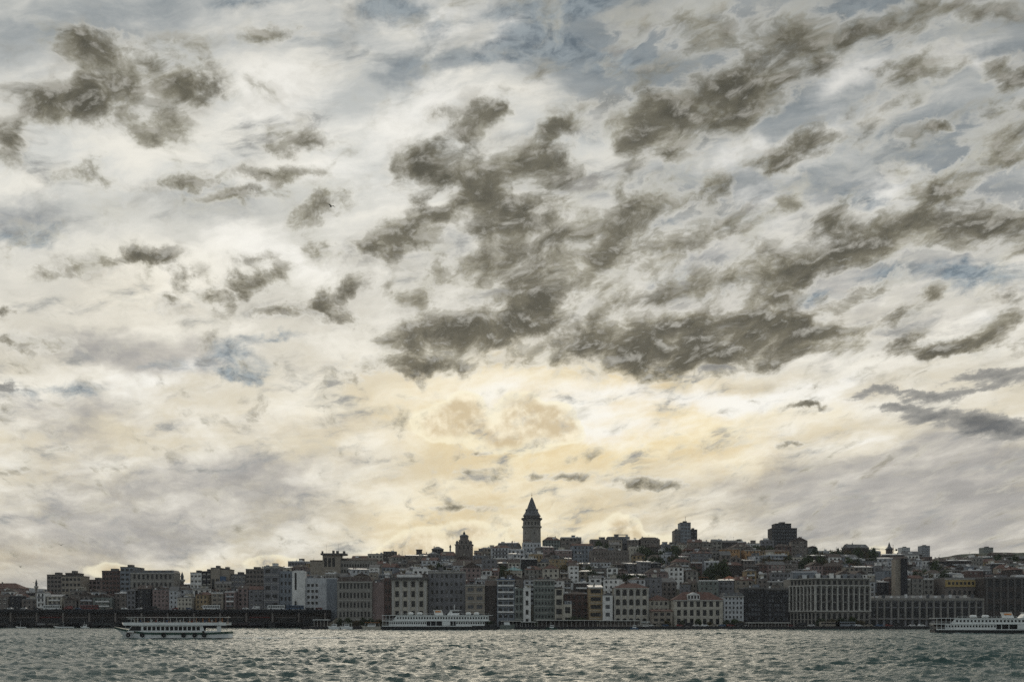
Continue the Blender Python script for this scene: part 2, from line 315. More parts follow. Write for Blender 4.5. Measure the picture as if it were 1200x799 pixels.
MW = {k: mat('plaster ' + k, c, 0.85, 0.24, 0.3, 0.55) for k, c in WALL.items()}
M = {
 'red': mat('red roof tile', (0.115,0.062,0.05), 0.8, 0.4, 0.5, 0.3, tile='z'), 'rust': mat('orange roof tile', (0.30,0.115,0.06), 0.8, 0.35, 0.5, 0.2, tile='z'),
 'brownroof': mat('brown roof tile', (0.075,0.058,0.05), 0.8, 0.4, 0.5, 0.2, tile='z'), 'slate': mat('slate roof', (0.09,0.095,0.10), 0.6, 0.35, 0.5, 0.2),
 'zinc': mat('zinc sheet roof', (0.55,0.56,0.57), 0.35, 0.25, 0.8, 0.2, metal=0.5, tile='x'), 'bitumen': mat('flat roof felt', (0.16,0.155,0.15), 0.75, 0.4, 0.4, 0.3),
 'trim': mat('stone trim', (0.40,0.39,0.36), 0.8, 0.2, 0.6, 0.4), 'trimdark': mat('dark trim', (0.09,0.085,0.08), 0.7, 0.2), 'black': mat('black metal', (0.02,0.02,0.022), 0.5, 0.2),
 'glass': mat('window glass', (0.008,0.010,0.012), 0.12, 0.0, spec=0.22), 'glassblue': mat('blue tinted glass', (0.02,0.035,0.055), 0.15, 0.0, spec=0.6),
 'frame': mat('window frame paint', (0.35,0.34,0.32), 0.6, 0.0), 'framedark': mat('dark window frame', (0.06,0.055,0.05), 0.6, 0.0), 'blind': mat('pale blind', (0.45,0.43,0.38), 0.8, 0.1),
 'white': mat('white ship paint', (0.68,0.70,0.69), 0.45, 0.12, 1.2, 0.3), 'hull': mat('black hull paint', (0.018,0.02,0.022), 0.4, 0.2, 1.0), 'green': mat('green hull paint', (0.008,0.05,0.035), 0.4, 0.2, 1.0),
 'rubber': mat('tyre rubber', (0.015,0.015,0.015), 0.8, 0.0), 'wood': mat('timber deck', (0.16,0.09,0.05), 0.7, 0.3, 1.5), 'seat': mat('white plastic seat', (0.7,0.7,0.7), 0.5, 0.0),
 'redpaint': mat('red paint', (0.16,0.035,0.03), 0.5, 0.2), 'orange': mat('orange paint', (0.5,0.2,0.06), 0.5, 0.2), 'gold': mat('brass finial', (0.5,0.35,0.12), 0.35, 0.1, metal=0.8),
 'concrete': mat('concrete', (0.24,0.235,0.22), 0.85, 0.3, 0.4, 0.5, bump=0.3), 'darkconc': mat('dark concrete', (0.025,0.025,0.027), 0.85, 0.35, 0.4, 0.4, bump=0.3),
 'asphalt': mat('asphalt', (0.05,0.05,0.05), 0.85, 0.3, 0.3), 'bluepaint': mat('blue paint', (0.05,0.09,0.16), 0.5, 0.2), 'awning': mat('pale awning cloth', (0.5,0.49,0.46), 0.8, 0.2),
 'trunk': mat('bark', (0.07,0.05,0.035), 0.9, 0.3), 'vest': mat('teal paint', (0.03,0.16,0.18), 0.5, 0.2),
}
def leaf_mat(name, col):
    m = mat(name, col, 0.75, 0.6, 0.8, 0.0, spec=0.2); return m
LEAF = [leaf_mat('dark foliage', (0.035,0.05,0.022)), leaf_mat('green foliage', (0.05,0.07,0.028)), leaf_mat('autumn foliage', (0.08,0.065,0.03))]

# unit windows (x -0.5..0.5, z 0..1, front at y=0)
def unit_window(name, glass, frame, bars=1, cross=True, blind=0.0, arch=False):
    b = MB(); t = 0.07
    b.box(-.5, .5, 0.05, 0.09, 0, 1, 0)
    b.box(-.5, -.5+t, 0, .05, 0, 1, 1).box(.5-t, .5, 0, .05, 0, 1, 1).box(-.5+t, .5-t, 0, .05, 0, t*.7, 1).box(-.5+t, .5-t, 0, .05, 1-t*.7, 1, 1)
    for i in range(bars):
        x = -.5 + (i+1)/(bars+1); b.box(x-.03, x+.03, 0.005, .05, t*.7, 1-t*.7, 1)
    if cross: b.box(-.5+t, .5-t, 0.01, .05, .62, .66, 1)
    if blind > 0: b.box(-.5+t, .5-t, 0.03, .05, 1-blind, 1-t*.7, 2)
    return b.mesh(name, [glass, frame, M['blind']])
WIN = [unit_window('window', M['glass'], M['frame']), unit_window('window', M['glass'], M['framedark'], 1, False),
       unit_window('window', M['glass'], M['frame'], 1, True, 0.45), unit_window('window', M['glassblue'], M['framedark'], 2, True),
       unit_window('window', M['glass'], M['framedark'], 0, False), unit_window('window', M['glass'], M['frame'], 0, False, 0.3)]

def facade(b, x0, x1, z0, z1, y, rows, depth=0.28, mi=0):
    """front wall at plane y with real openings; rows = [(zb, h, [(cx, w), ...], arch)] from the bottom up"""
    z = z0
    for (zb, h, ops, arch) in rows:
        if zb > z + 1e-4: b.quad((x0,y,z),(x1,y,z),(x1,y,zb),(x0,y,zb), mi)
        x = x0; zt = zb + h
        for (cx, w) in ops:
            a, c = cx-w/2, cx+w/2
            if a > x + 1e-4: b.quad((x,y,zb),(a,y,zb),(a,y,zt),(x,y,zt), mi)
            b.quad((a,y,zb),(c,y,zb),(c,y+depth,zb),(a,y+depth,zb), mi)
            b.quad((a,y,zt),(a,y+depth,zt),(c,y+depth,zt),(c,y,zt), mi)
            b.quad((a,y,zb),(a,y+depth,zb),(a,y+depth,zt),(a,y,zt), mi)
            b.quad((c,y,zb),(c,y,zt),(c,y+depth,zt),(c,y+depth,zb), mi)
            if arch:
                r = w/2; zc = zt - min(r, h*.5); rz = zt - zc; k = 4
                for sgn in (-1, 1):
                    pr = (cx+sgn*r, zc)
                    for i in range(1, k+1):
                        t = math.pi/2*i/k; pc = (cx+sgn*r*math.cos(t), zc+rz*math.sin(t))
                        b.quad((pr[0],y+.01,pr[1]),(pc[0],y+.01,pc[1]),(pc[0],y+.01,zt),(pr[0],y+.01,zt), mi)
                        pr = pc
            x = c
        if x < x1 - 1e-4: b.quad((x,y,zb),(x1,y,zb),(x1,y,zt),(x,y,zt), mi)
        z = zt
    if z < z1: b.quad((x0,y,z),(x1,y,z),(x1,y,z1),(x0,y,z1), mi)

def grid_rows(w, zs, cols, ww, wh, arch=False, margin=0.0, pairs=False, sill=0.25):
    """zs: list of (floor bottom, floor height)"""
    out = []
    for (zf, fh) in zs:
        bay = (w - 2*margin) / cols; ops = []
        for i in range(cols):
            cx = -w/2 + margin + bay*(i+.5)
            if pairs: ops += [(cx - bay*ww*.29, bay*ww*.42), (cx + bay*ww*.29, bay*ww*.42)]
            else: ops.append((cx, bay*ww))
        out.append((zf + fh*sill, fh*wh, ops, arch))
    return out
def put_windows(root, rows, y, styles, depth=0.28, r=rng, skip=0.0, name='window'):
    cnt = 0
    for (zb, h, ops, arch) in rows:
        for (cx, w) in ops:
            if cnt >= 98: return
            put(name, WIN[r.choice(styles)], root, (cx, y+depth-.1, zb), (w, 1.0, h)); cnt += 1

def shell(b, w, d, h, mi=0, z0=0.0):
    """side, back and top faces of a body whose front is made by facade()"""
    x = w/2
    b.quad((x,0,z0),(x,d,z0),(x,d,h),(x,0,h), mi); b.quad((-x,d,z0),(-x,0,z0),(-x,0,h),(-x,d,h), mi); b.quad((x,d,z0),(-x,d,z0),(-x,d,h),(x,d,h), mi)
    b.quad((-x,0,h),(x,0,h),(x,d,h),(-x,d,h), mi)

def roof_bits(root, roof, w, d, h, roofmat, r, style):
    """roof object (+ chimneys, tanks, aerials as its sub-parts)"""
    b = MB()
    if style == 'hip': rh = min(w, d)*r.uniform(.2,.3); b.hip(-w/2, w/2, 0, d, h, rh, .4, r.uniform(.3,.5))
    elif style == 'gablex': rh = d*r.uniform(.2,.28); b.gable(-w/2, w/2, 0, d, h, rh, .3, 'x')
    elif style == 'gabley': rh = w*r.uniform(.2,.3); b.gable(-w/2, w/2, 0, d, h, rh, .3, 'y')
    elif style == 'shed':
        rh = d*.12; ov = .4
        b.add([(-w/2-ov,-ov,h),(w/2+ov,-ov,h),(w/2+ov,d+ov,h),(-w/2-ov,d+ov,h),(-w/2-ov,-ov,h+.25),(w/2+ov,-ov,h+.25),(w/2+ov,d+ov,h+rh+.25),(-w/2-ov,d+ov,h+rh+.25)],
              [(0,1,5,4),(1,2,6,5),(2,3,7,6),(3,0,4,7),(4,5,6,7),(3,2,1,0)])
    else:
        rh = .7; t = .25
        b.box(-w/2, w/2, 0, t, h, h+rh).box(-w/2, w/2, d-t, d, h, h+rh).box(-w/2, -w/2+t, t, d-t, h, h+rh).box(w/2-t, w/2, t, d-t, h, h+rh)
        b.quad((-w/2+t,t,h+.05),(w/2-t,t,h+.05),(w/2-t,d-t,h+.05),(-w/2+t,d-t,h+.05))
    ro = b.obj('roof', roofmat, root)
    # things growing out of the roof
    if style in ('hip', 'gablex', 'gabley', 'shed'):
        for _ in range(r.choice([0,1,1,2])):
            cx = r.uniform(-w*.38, w*.38); cy = r.uniform(d*.2, d*.7); c = MB(); hh = h+rh+r.uniform(.2,1.0)
            c.box(cx-.35, cx+.35, cy-.3, cy+.3, h, hh).box(cx-.42, cx+.42, cy-.37, cy+.37, hh, hh+.15); c.obj('chimney', MW[r.choice(['brick','taupe','cream','grey'])], ro)
        if r.random() < .3:
            cx = r.uniform(-w*.3, w*.3); cw = r.uniform(.8,1.8); c = MB(); c.box(cx-cw, cx+cw, d*.15, d*.5, h, h+rh*.6+.5); c.obj('roof_terrace', r.choice([MW['white'],MW['pale'],M['zinc'],MW['cream']]), ro)
        if style in ('hip','gablex') and r.random() < .3 and w > 9:
            cx = r.uniform(-w*.2, w*.2); c = MB(); c.box(cx-1, cx+1, .6, d*.4, h, h+1.5).gable(cx-1, cx+1, .5, d*.45, h+1.5, .6, .15, 'y'); c.obj('dormer', MW[r.choice(['cream','white','taupe'])], ro)
    else:
        if r.random() < .65:
            cx = r.uniform(-w*.25, w*.25); cw = r.uniform(1.4, 2.6); hh = r.uniform(2.2,3.2); c = MB(); c.box(cx-cw, cx+cw, d*.4, d*.8, h+.06, h+hh).box(cx-cw-.3, cx+cw+.3, d*.4-.3, d*.8+.3, h+hh, h+hh+.2)
            c.obj('stair_house', MW[r.choice(['grey','white','taupe','cream','bluish'])], ro)
        for _k in range(r.choice([0,1,2])):
            cx = r.uniform(-w*.4, w*.4); cw = r.uniform(.5,1.3); cy = r.uniform(.4, d*.35); c = MB(); c.box(cx-cw, cx+cw, cy, cy+r.uniform(.8,2), h+.06, h+r.uniform(1.0,2.0)); c.obj('roof_box', r.choice([MW['white'],MW['white'],MW['pale'],MW['brown'],M['zinc']]), ro)
        if r.random() < .35:
            cx = r.uniform(-w*.35, w*.35); c = MB(); c.cyl(cx, d*.3, h+.5, h+1.7, .6, k=10).bar((cx-.4,d*.3,h),(cx-.4,d*.3,h+.6),.06).bar((cx+.4,d*.3,h),(cx+.4,d*.3,h+.6),.06); c.obj('water_tank', M['zinc'] if r.random()<.5 else MW['white'], ro)
        if r.random() < .3:
            x0 = -w/2+.4 if r.random()<.5 else -.3; x1 = x0 + w*.45; c = MB(); c.box(x0, x1, .3, d*.5, h+2.5, h+2.65)
            for px_ in (x0+.1, x1-.1): c.bar((px_, .4, h), (px_, .4, h+2.5), .07)
            c.obj('canopy', r.choice([M['awning'], M['zinc'], M['rust']]), ro)
    if r.random() < .6:
        cx = r.uniform(-w*.35, w*.35); cy = d*.35; hh = h+rh+r.uniform(1.5,3.2); c = MB(); c.bar((cx,cy,h),(cx,cy,hh),.06,4)
        for k in range(3): c.bar((cx-.5+.1*k,cy,hh-.2-.3*k),(cx+.5-.1*k,cy,hh-.2-.3*k),.035,3)
        c.obj('aerial', M['black'], ro)
    if r.random() < .3:
        cx = r.uniform(-w*.4, w*.4); c = MB(); c.lathe([(.05,0),(.35,.1),(.5,.25)], k=8); o = c.obj('satellite_dish', MW['white'], ro, (cx, .3, h+rh*.3+.6)); o.rotation_euler = (R(65), 0, r.uniform(-.6,.6))
    return ro

USED = []   # footprints already taken (x0, x1, y0, y1)
def free(x0, x1, y0, y1):
    return all(x1 <= a+.2 or x0 >= b-.2 or y1 <= c or y0 >= d_ for (a, b, c, d_) in USED)

# ================================================================ setting: terrain, quay, water
def lerp_pts(pts, x):
    if x <= pts[0][0]: return pts[0][1]
    for (a, b), (c, d) in zip(pts, pts[1:]):
        if x <= c: return b + (d-b)*(x-a)/(c-a)
    return pts[-1][1]
SKYL = [(-300,690),(0,692),(100,692),(150,682),(220,684),(300,673),(350,663),(400,657),(450,652),(500,649),(545,646),(580,640),(620,635),(650,634),(680,633),(720,631),(760,635),(800,637),(850,637),(900,638),(950,642),(980,646),(1020,647),(1050,651),(1100,655),(1200,652),(1500,650)]
FRTOP = [(-300,704),(0,704),(300,700),(400,690),(500,684),(600,690),(700,692),(800,694),(900,694),(1000,692),(1100,686),(1200,684),(1500,684)]
ROWS = [(672, .22), (702, .42), (736, .58), (774, .73), (814, .87), (856, 1.0)]   # depth, share of the way up to the skyline
def row_top(px, k): a = lerp_pts(FRTOP, px); return a + (lerp_pts(SKYL, px) - a)*ROWS[k][1]
def ground_z(x, Y):
    px = 600 + x*F/Y
    if Y < 741 and x < -124: return -4.0
    if Y < 730 and px < 400: return 1.5
    if Y < 648: return 1.5
    if Y < ROWS[0][0]:
        t = (Y-648)/(ROWS[0][0]-648); return 1.5 + t*max(0.0, Zp(row_top(px,0), ROWS[0][0])-12.5-1.5)
    if Y >= ROWS[-1][0]:
        e = Zp(row_top(px,5), ROWS[-1][0])-12.5; t = min(1, (Y-ROWS[-1][0])/400.0); return e*(1-t*.25)
    for (k, ((a,_),(b,_2))) in enumerate(zip(ROWS, ROWS[1:])):
        if Y <= b:
            t = (Y-a)/(b-a); return max(1.5, (1-t)*(Zp(row_top(px,k),a)-12.5) + t*(Zp(row_top(px,k+1),b)-12.5))
    return 1.5
b = MB()
xs = [-16000,-6000,-2000,-900] + [-700+20*i for i in range(71)] + [900,2000,6000,16000]; xs = sorted(xs + [-125.5, -123.6])
ys = [648,656,664,672,680,690,702,714,726,736,750,764,774,788,802,814,830,842,856,880,920,1000,1100,1256,1600,2400,4000,9000,20000]; ys = sorted(ys + [740.5, 742])
vs = [(x, y, (ground_z(max(-420,min(640,x)), y) if y < 1500 else max(1.5, 20 if x > -300 else 6)) + (mnoise.noise(Vector((x*.01,y*.01,0)))*1.5 if 656 < y < 3000 else 0)) for y in ys for x in xs]
nx = len(xs)
fs = [(j*nx+i, j*nx+i+1, (j+1)*nx+i+1, (j+1)*nx+i) for j in range(len(ys)-1) for i in range(nx-1)]
b.add(vs, fs)
gm = mat('hillside earth', (0.075,0.07,0.05), 0.95, 0.4, 0.15, 0.3, bump=0.4)
tag(b.obj('ground', gm, smooth=True), kind='structure')
# quay: a slab with a real wall down to the water
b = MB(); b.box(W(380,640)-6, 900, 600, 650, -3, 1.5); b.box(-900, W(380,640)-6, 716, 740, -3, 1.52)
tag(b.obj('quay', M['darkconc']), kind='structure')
b = MB(); b.quad((W(380,640),606,1.506),(860,606,1.506),(860,617,1.506),(W(380,640),617,1.506))
tag(b.obj('quay_road', M['asphalt']), kind='structure')

# water: real waves near, one wide sheet beyond
def water():
    nr, nc = 900, 1000
    t = np.linspace(0, 1, nr)
    Y = 1.0/(1/95.0 + (1/740.0 - 1/95.0)*t)              # rows closer together near the viewer
    Y = 0.45*Y + 0.55*(95 + (740-95)*t)
    X = np.linspace(-.62, .62, nc)
    GY = np.repeat(Y[:,None], nc, 1); GX = X[None,:]*GY*1.05
    rs = np.random.RandomState(5)
    Z = np.zeros_like(GY); DX = np.zeros_like(GY); DY = np.zeros_like(GY)
    for i in range(84):
        L = 1.0 * (6.5/1.0)**(rs.rand()); a = 0.0115*L**0.72*(0.6+.8*rs.rand()); th = R(243) + rs.randn()*0.5
        k = 2*np.pi/L; ph = rs.rand()*6.28; c, s_ = np.cos(th), np.sin(th)
        fade = np.clip(1.35 - GY/(L*250), 0, 1)          # waves finer than the mesh can carry die out
        A = k*(c*GX + s_*GY) + ph
        Z += a*fade*np.cos(A); DX -= .6*a*fade*c*np.sin(A); DY -= .6*a*fade*s_*np.sin(A)
    patch = np.zeros_like(GY)
    for i in range(9):
        L = 40+90*rs.rand(); th = rs.rand()*6.28; patch += np.cos(2*np.pi/L*(np.cos(th)*GX+np.sin(th)*GY)+rs.rand()*6.28)
    amp = np.clip(1.0 + 0.07*patch, .6, 1.6)
    edge = np.clip((740-GY)/30, 0, 1)*np.clip((GY-95)/8, 0, 1)*np.clip((.62-np.abs(X))[None,:]/.02, 0, 1)
    Z *= amp*edge; DX *= amp*edge; DY *= amp*edge
    co = np.stack([GX+DX, GY+DY, Z], -1).reshape(-1,3)
    idx = np.arange(nr*nc).reshape(nr,nc)
    q = np.stack([idx[:-1,:-1], idx[:-1,1:], idx[1:,1:], idx[1:,:-1]], -1).reshape(-1,4)
    # outer sheet: frame of big quads round the wave mesh
    xa, xb = -.62*1.05, .62*1.05; n0 = nr*nc
    def P(x, y): return (x, y, 0.0)
    fr = [P(-9000,-4000), P(9000,-4000), P(9000,95), P(xb*95,95), P(xa*95,95), P(-9000,95), P(9000,740), P(xb*740,740), P(xa*740,740), P(-9000,740)]
    co = np.concatenate([co, np.array(fr)], 0)
    ex = [(0,1,2,3,4,5), (5,4,8,9), (3,2,6,7)]
    me = bpy.data.meshes.new('water')
    nq = len(q); ext = [n0+i for f in ex for i in f]
    me.vertices.add(len(co)); me.vertices.foreach_set('co', co.ravel())
    loops = np.concatenate([q.ravel(), np.array(ext)]); me.loops.add(len(loops)); me.loops.foreach_set('vertex_index', loops.astype(np.int32))
    ls = list(range(0, nq*4, 4)); c = nq*4
    st = np.concatenate([np.arange(0, nq*4, 4), c+np.cumsum([0]+[len(f) for f in ex[:-1]])]).astype(np.int32)
    me.polygons.add(nq+len(ex)); me.polygons.foreach_set('loop_start', st)
    me.update(calc_edges=True); me.validate()
    me.polygons.foreach_set('use_smooth', [True]*len(me.polygons))
    return me
wm = bpy.data.materials.new('sea water'); wm.use_nodes = True; t_ = wm.node_tree; t_.nodes.clear(); q = N(t_)
o_ = q.new('ShaderNodeOutputMaterial'); pb = q.new('ShaderNodeBsdfPrincipled'); t_.links.new(pb.outputs[0], o_.inputs[0])
pb.inputs['Base Color'].default_value = (0.035,0.075,0.07,1); pb.inputs['Roughness'].default_value = 0.14; pb.inputs['IOR'].default_value = 1.333
pb.inputs['Specular IOR Level'].default_value = 0.5; pb.inputs['Specular Tint'].default_value = (0.86, 1.0, 0.97, 1)
gp = q.new('ShaderNodeNewGeometry').outputs['Position']
n1 = q.noise(q.v('MULTIPLY', gp, (0.45, 1.0, 1)), 1.5, 6, 0.6, 0.4); n2 = q.noise(q.v('MULTIPLY', gp, (0.07, 0.22, 1)), 1.0, 5, 0.6, 0.5)
hgt = q.m('ADD', q.m('MULTIPLY', n1, 0.55), q.m('MULTIPLY', n2, 1.5))
bp = q.new('ShaderNodeBump'); bp.inputs['Strength'].default_value = 0.72; bp.inputs['Distance'].default_value = 0.9
t_.links.new(hgt, bp.inputs['Height']); t_.links.new(bp.outputs[0], pb.inputs['Normal'])
wme = water(); wme.materials.append(wm); tag(put('water', wme), kind='structure')
# foam: a wake strip behind the excursion boat is added with the boat

# ================================================================ waterfront buildings
def building(name, label, cat, x0, x1, ytop, Y, wall='grey', cols=3, floors=4, ww=.5, wh=.5, arch=False, pairs=False, styles=(0,), roof='flat',
             roofmat=None, d=14, zbase=1.5, shop=True, cornice=None, bands=False, pil=False, balcony=False, margin=.04, group=None, rot=0, r=rng,
             side_cols=0, roofh=None, bare=False, sill=.25, trim='trim', low=None):
    xa, xb = W(x0, Y), W(x1, Y); w = xb-xa; top = Zp(ytop, Y); h = top - zbase
    root = thing(name, label, cat, ((xa+xb)/2, Y, zbase), rot, group)
    USED.append((xa, xb, Y-1, Y+d))
    if bare and roof in ('flat',): h -= 0.7
    b = MB(); rows = []; srow = []
    g = 0.0
    if shop:
        g = min(4.2, h*.24); n = max(2, int(w/4)); bay = (w-.8)/n
        srow = [(0.15, g*.74, [(-w/2+.4+bay*(i+.5), bay*.78) for i in range(n)], False)]
    z0f = g if low is None else low
    fh = (h - z0f)/max(1, floors)
    if floors and not bare: rows = grid_rows(w, [(z0f+fh*i, fh) for i in range(floors)], cols, ww, wh, arch, w*margin, pairs, sill)
    facade(b, -w/2, w/2, 0, h, 0, srow + rows); shell(b, w, d, h)
    b.obj('wall', MW[wall] if isinstance(wall, str) else wall, root)
    if srow: put_windows(root, srow, 0, [1,4], r=r, name='shopfront')
    put_windows(root, rows, 0, list(styles), r=r)
    rm = roofmat or (M['bitumen'] if roof == 'flat' else M['red'])
    if roof == 'flat' and cornice is None: rm = MW[wall] if isinstance(wall, str) else wall
    if roof == 'mansard':
        rb = MB(); rh = roofh or 3; i_ = rh*.45
        rb.add([(-w/2-.3,-.3,h),(w/2+.3,-.3,h),(w/2+.3,d,h),(-w/2-.3,d,h),(-w/2+i_,i_,h+rh),(w/2-i_,i_,h+rh),(w/2-i_,d-i_,h+rh),(-w/2+i_,d-i_,h+rh)],
               [(0,1,5,4),(1,2,6,5),(2,3,7,6),(3,0,4,7),(4,5,6,7),(3,2,1,0)])
        ro = rb.obj('roof', rm, root); nd = max(2, int(w/5))
        for i in range(nd):
            cx = -w/2 + w*(i+.5)/nd; c = MB(); c.box(cx-.6, cx+.6, .1, 1.6, h+.2, h+rh*.72).gable(cx-.6, cx+.6, .1, 1.9, h+rh*.72, .4, .1, 'y'); dm = c.obj('dormer', MW['taupe'], ro)
    elif roof == 'hip' and roofh:
        rb = MB(); rb.hip(-w/2, w/2, 0, d, h, roofh, .6, .5); ro = rb.obj('roof', rm, root)
        for _ in range(2):
            cx = r.uniform(-w*.35, w*.35); c = MB(); c.box(cx-.4, cx+.4, d*.4, d*.4+.8, h, h+roofh+.9); c.obj('chimney', MW['taupe'], ro)
    else: ro = roof_bits(root, roof, w, d, h, rm, r, roof)
    tm = M[trim]
    if cornice is not None:
        c = MB(); c.box(-w/2-.35, w/2+.35, -.55, .4, h-.5, h-.05).box(-w/2-.2, w/2+.2, -.3, -.003, h-.85, h-.5); c.obj('cornice', tm, root)
    if bands:
        for i in range(floors):
            c = MB(); zz = z0f + fh*i - .12; c.box(-w/2-.03, w/2+.03, -.16, -.003, zz, zz+.28); c.obj('string_course', tm, root)
    if pil:
        n = cols + 1; bay = (w*(1-2*margin))/cols
        for i in range(n):
            cx = -w/2 + w*margin + bay*i; c = MB(); pw = bay*(1-ww)*.28; c.box(cx-pw, cx+pw, -.3, -.003, z0f+.2, h-.9).box(cx-pw*1.3, cx+pw*1.3, -.4, -.003, h-1.6, h-.9); c.obj('pilaster', tm, root)
    if balcony:
        for i in range(1, floors):
            zz = z0f + fh*i + .05; c = MB(); c.box(-w/2+.5, w/2-.5, -1.1, -.003, zz, zz+.16).box(-w/2+.5, w/2-.5, -1.1, -1.02, zz+.16, zz+1.0)
            c.obj('balcony', MW['white'] if balcony == 'white' else tm, root)
    return root, w, h, ro
B = building
FRG = None
# --- modern white office with tall pylon (left of the quay buildings)
root, w, h, ro = B('office_block', 'pale grey modern office with tall white slotted pylon and blank right wing', 'office', 342, 395, 677, 717, 'pale', 3, 5, .0, .0, bare=True, shop=False, d=16)
s = 717/F; lx = lambda p: (p-368.5)*s; zz = lambda p: Zp(p, 717)-1.5
c = MB(); facade(c, lx(343), lx(358), 0, zz(669), -1.6, [(zz(717), zz(704)-zz(717), [(lx(347), 1.5)], False), (zz(691), zz(671)-zz(691), [(lx(347), 1.5)], False)], .8)
x0_, x1_ = lx(343), lx(358); c.quad((x1_,-1.6,0),(x1_,0-.01,0),(x1_,-.01,zz(669)),(x1_,-1.6,zz(669))); c.quad((x0_,-.01,0),(x0_,-1.6,0),(x0_,-1.6,zz(669)),(x0_,-.01,zz(669))); c.quad((x0_,-1.6,zz(669)),(x1_,-1.6,zz(669)),(x1_,4,zz(669)),(x0_,4,zz(669)))
c.box(x0_, x1_, 0.3, 4, zz(677), zz(669)-.02); c.obj('pylon', MW['white'], root)
put('slot_window', WIN[4], root, (lx(347), -.95, zz(717)), (1.5,1,zz(704)-zz(717))); put('slot_window', WIN[4], root, (lx(347), -.95, zz(691)), (1.5,1,zz(671)-zz(691)))
for i in range(5):
    for j in range(3):
        cx = lx(361.5+j*4.8); z_ = zz(687+i*6.9); fr_ = MB(); fr_.box(cx-1.05, cx+1.05, -.12, -.003, z_-.1, z_+2.2); f_ = fr_.obj('window_surround', MW['white'], root); put('window', WIN[4], f_, (cx, -.2, z_), (1.75,1,2.0))
for cx in (386, 391): put('window', WIN[1], root, (lx(cx), -.1, zz(687)), (1.0,1,2.6))
c = MB(); c.box(lx(383), lx(395), -.8, -.003, 0, zz(678)); c.obj('right_wing', MW['bluish'], root)
# --- the row, left to right
B('office_block', 'slim grey office with two pale window bands left of the slotted white pylon', 'office', 309, 327, 664, 718, 'grey', 2, 7, .7, .45, styles=(1,3), d=14, cornice=1, bands=True, shop=False)
B('office_block', 'bluish seven storey office hard against the left side of the slotted pylon', 'office', 327.3, 342, 670, 719, 'bluish', 3, 7, .5, .5, styles=(1,4), d=12, shop=False)
B('quay_building', 'long stone building with nine windows a floor and dormered mansard roof', 'building', 395.3, 436, 681, 650, 'stone', 9, 4, .52, .56, styles=(1,4), roof='mansard', roofmat=M['brownroof'], roofh=3.0, cornice=1, bands=True)
B('quay_building', 'tall narrow building showing a blank peach side wall', 'building', 436.3, 450, 682, 652, MW['orange'] if False else 'pink', 1, 3, 0, 0, bare=True, shop=False)
B('quay_building', 'dark reddish house squeezed between blank peach wall and hat roofed building', 'building', 450.3, 458.5, 678, 652, 'brick', 2, 5, .5, .5, styles=(1,))
root, w, h, ro = B('quay_building', 'ornate building under a wide dark overhanging hat roof with tall paired columns', 'building', 459, 500, 679, 645, 'cream', 4, 4, .46, .62, styles=(1,4), roof='mansard', roofmat=M['trimdark'], roofh=1.5, cornice=1, pil=True, trim='trim')
c = MB(); c.box(-w/2-1.6, w/2+1.6, -1.8, 6, h+.02, h+.5).box(-w/2-1.0, w/2+1.0, -1.1, 5, h+.5, h+1.6); c.obj('hat_roof', M['trimdark'], root)
c = MB(); c.box(-w/2+3, w/2-3, 2, 9, h+1.6, h+3.4); c.obj('roof_lantern', M['zinc'], root)
B('quay_building', 'grey six storey office block of three window bays behind the moored ferry', 'office', 502, 545, 670, 652, 'grey', 7, 6, .5, .45, styles=(1,4,0), cornice=1, pil=False)
B('quay_building', 'low beige building with two wide windows a floor beside grey block', 'building', 545.4, 568, 685, 640, 'beige', 2, 4, .66, .42, styles=(3,), cornice=1, bands=True)
B('quay_building', 'dark brown windowless warehouse front between beige and blue striped buildings', 'warehouse', 568.3, 582, 686, 642, 'brown', 2, 4, .3, .3, styles=(4,), roof='gablex', roofmat=M['brownroof'])
B('quay_building', 'blue topped building with white balcony bands on five floors', 'building', 582.4, 603, 679, 640, 'bluish', 3, 6, .7, .45, styles=(3,1), balcony='white', roofmat=M['bluepaint'], cornice=1)
B('quay_building', 'narrow grey building with two bays right of white balcony bands', 'building', 603.3, 613, 690, 640, 'greenish', 2, 4, .5, .6, styles=(1,), bands=True)
B('quay_building', 'narrow white building with one dark window on each floor', 'building', 613.3, 622, 690, 638, 'white', 1, 4, .42, .55, styles=(1,), shop=False)
B('quay_building', 'tall bluish grey block with six columns of small windows', 'building', 625.5, 650, 679, 642, 'greenish', 6, 7, .5, .42, styles=(1,4), cornice=1, bands=True, shop=False)
B('quay_building', 'slim cream building with large dark openings on four floors', 'building', 650.3, 660, 689, 638, 'cream', 1, 4, .74, .6, styles=(4,), roof='gabley', roofmat=M['brownroof'], shop=False)
B('kiosk_building', 'two storey cream house lowest in the quay row', 'building', 660.4, 670, 709, 630, 'cream', 1, 2, .7, .6, styles=(4,1), shop=False)
B('quay_building', 'dark brick red building with flat front behind low cream house', 'building', 662, 690, 696, 655, 'brick', 4, 4, .45, .5, styles=(4,), roof='hip', roofmat=M['brownroof'], roofh=2)
B('quay_building', 'beige building of three open loggia floors with canopy roof', 'building', 690.4, 706, 688, 638, 'ochre', 1, 5, .86, .5, styles=(1,4), cornice=1, bands=True, roof='shed', roofmat=M['zinc'], shop=False)
B('quay_building', 'narrow bright white house with blue window panes', 'building', 706.4, 718, 697, 636, 'white', 1, 4, .48, .5, styles=(3,), roof='gabley', roofmat=M['slate'], shop=False)
root, w, h, ro = B('quay_building', 'square building with low red hip roof and rows of arched windows', 'building', 719.5, 760, 688.5, 638, 'cream', 5, 4, .62, .66, arch=True, styles=(4,), roof='hip', roofmat=M['red'], roofh=3.2, cornice=1, pil=True, shop=False, margin=.02, sill=.18)
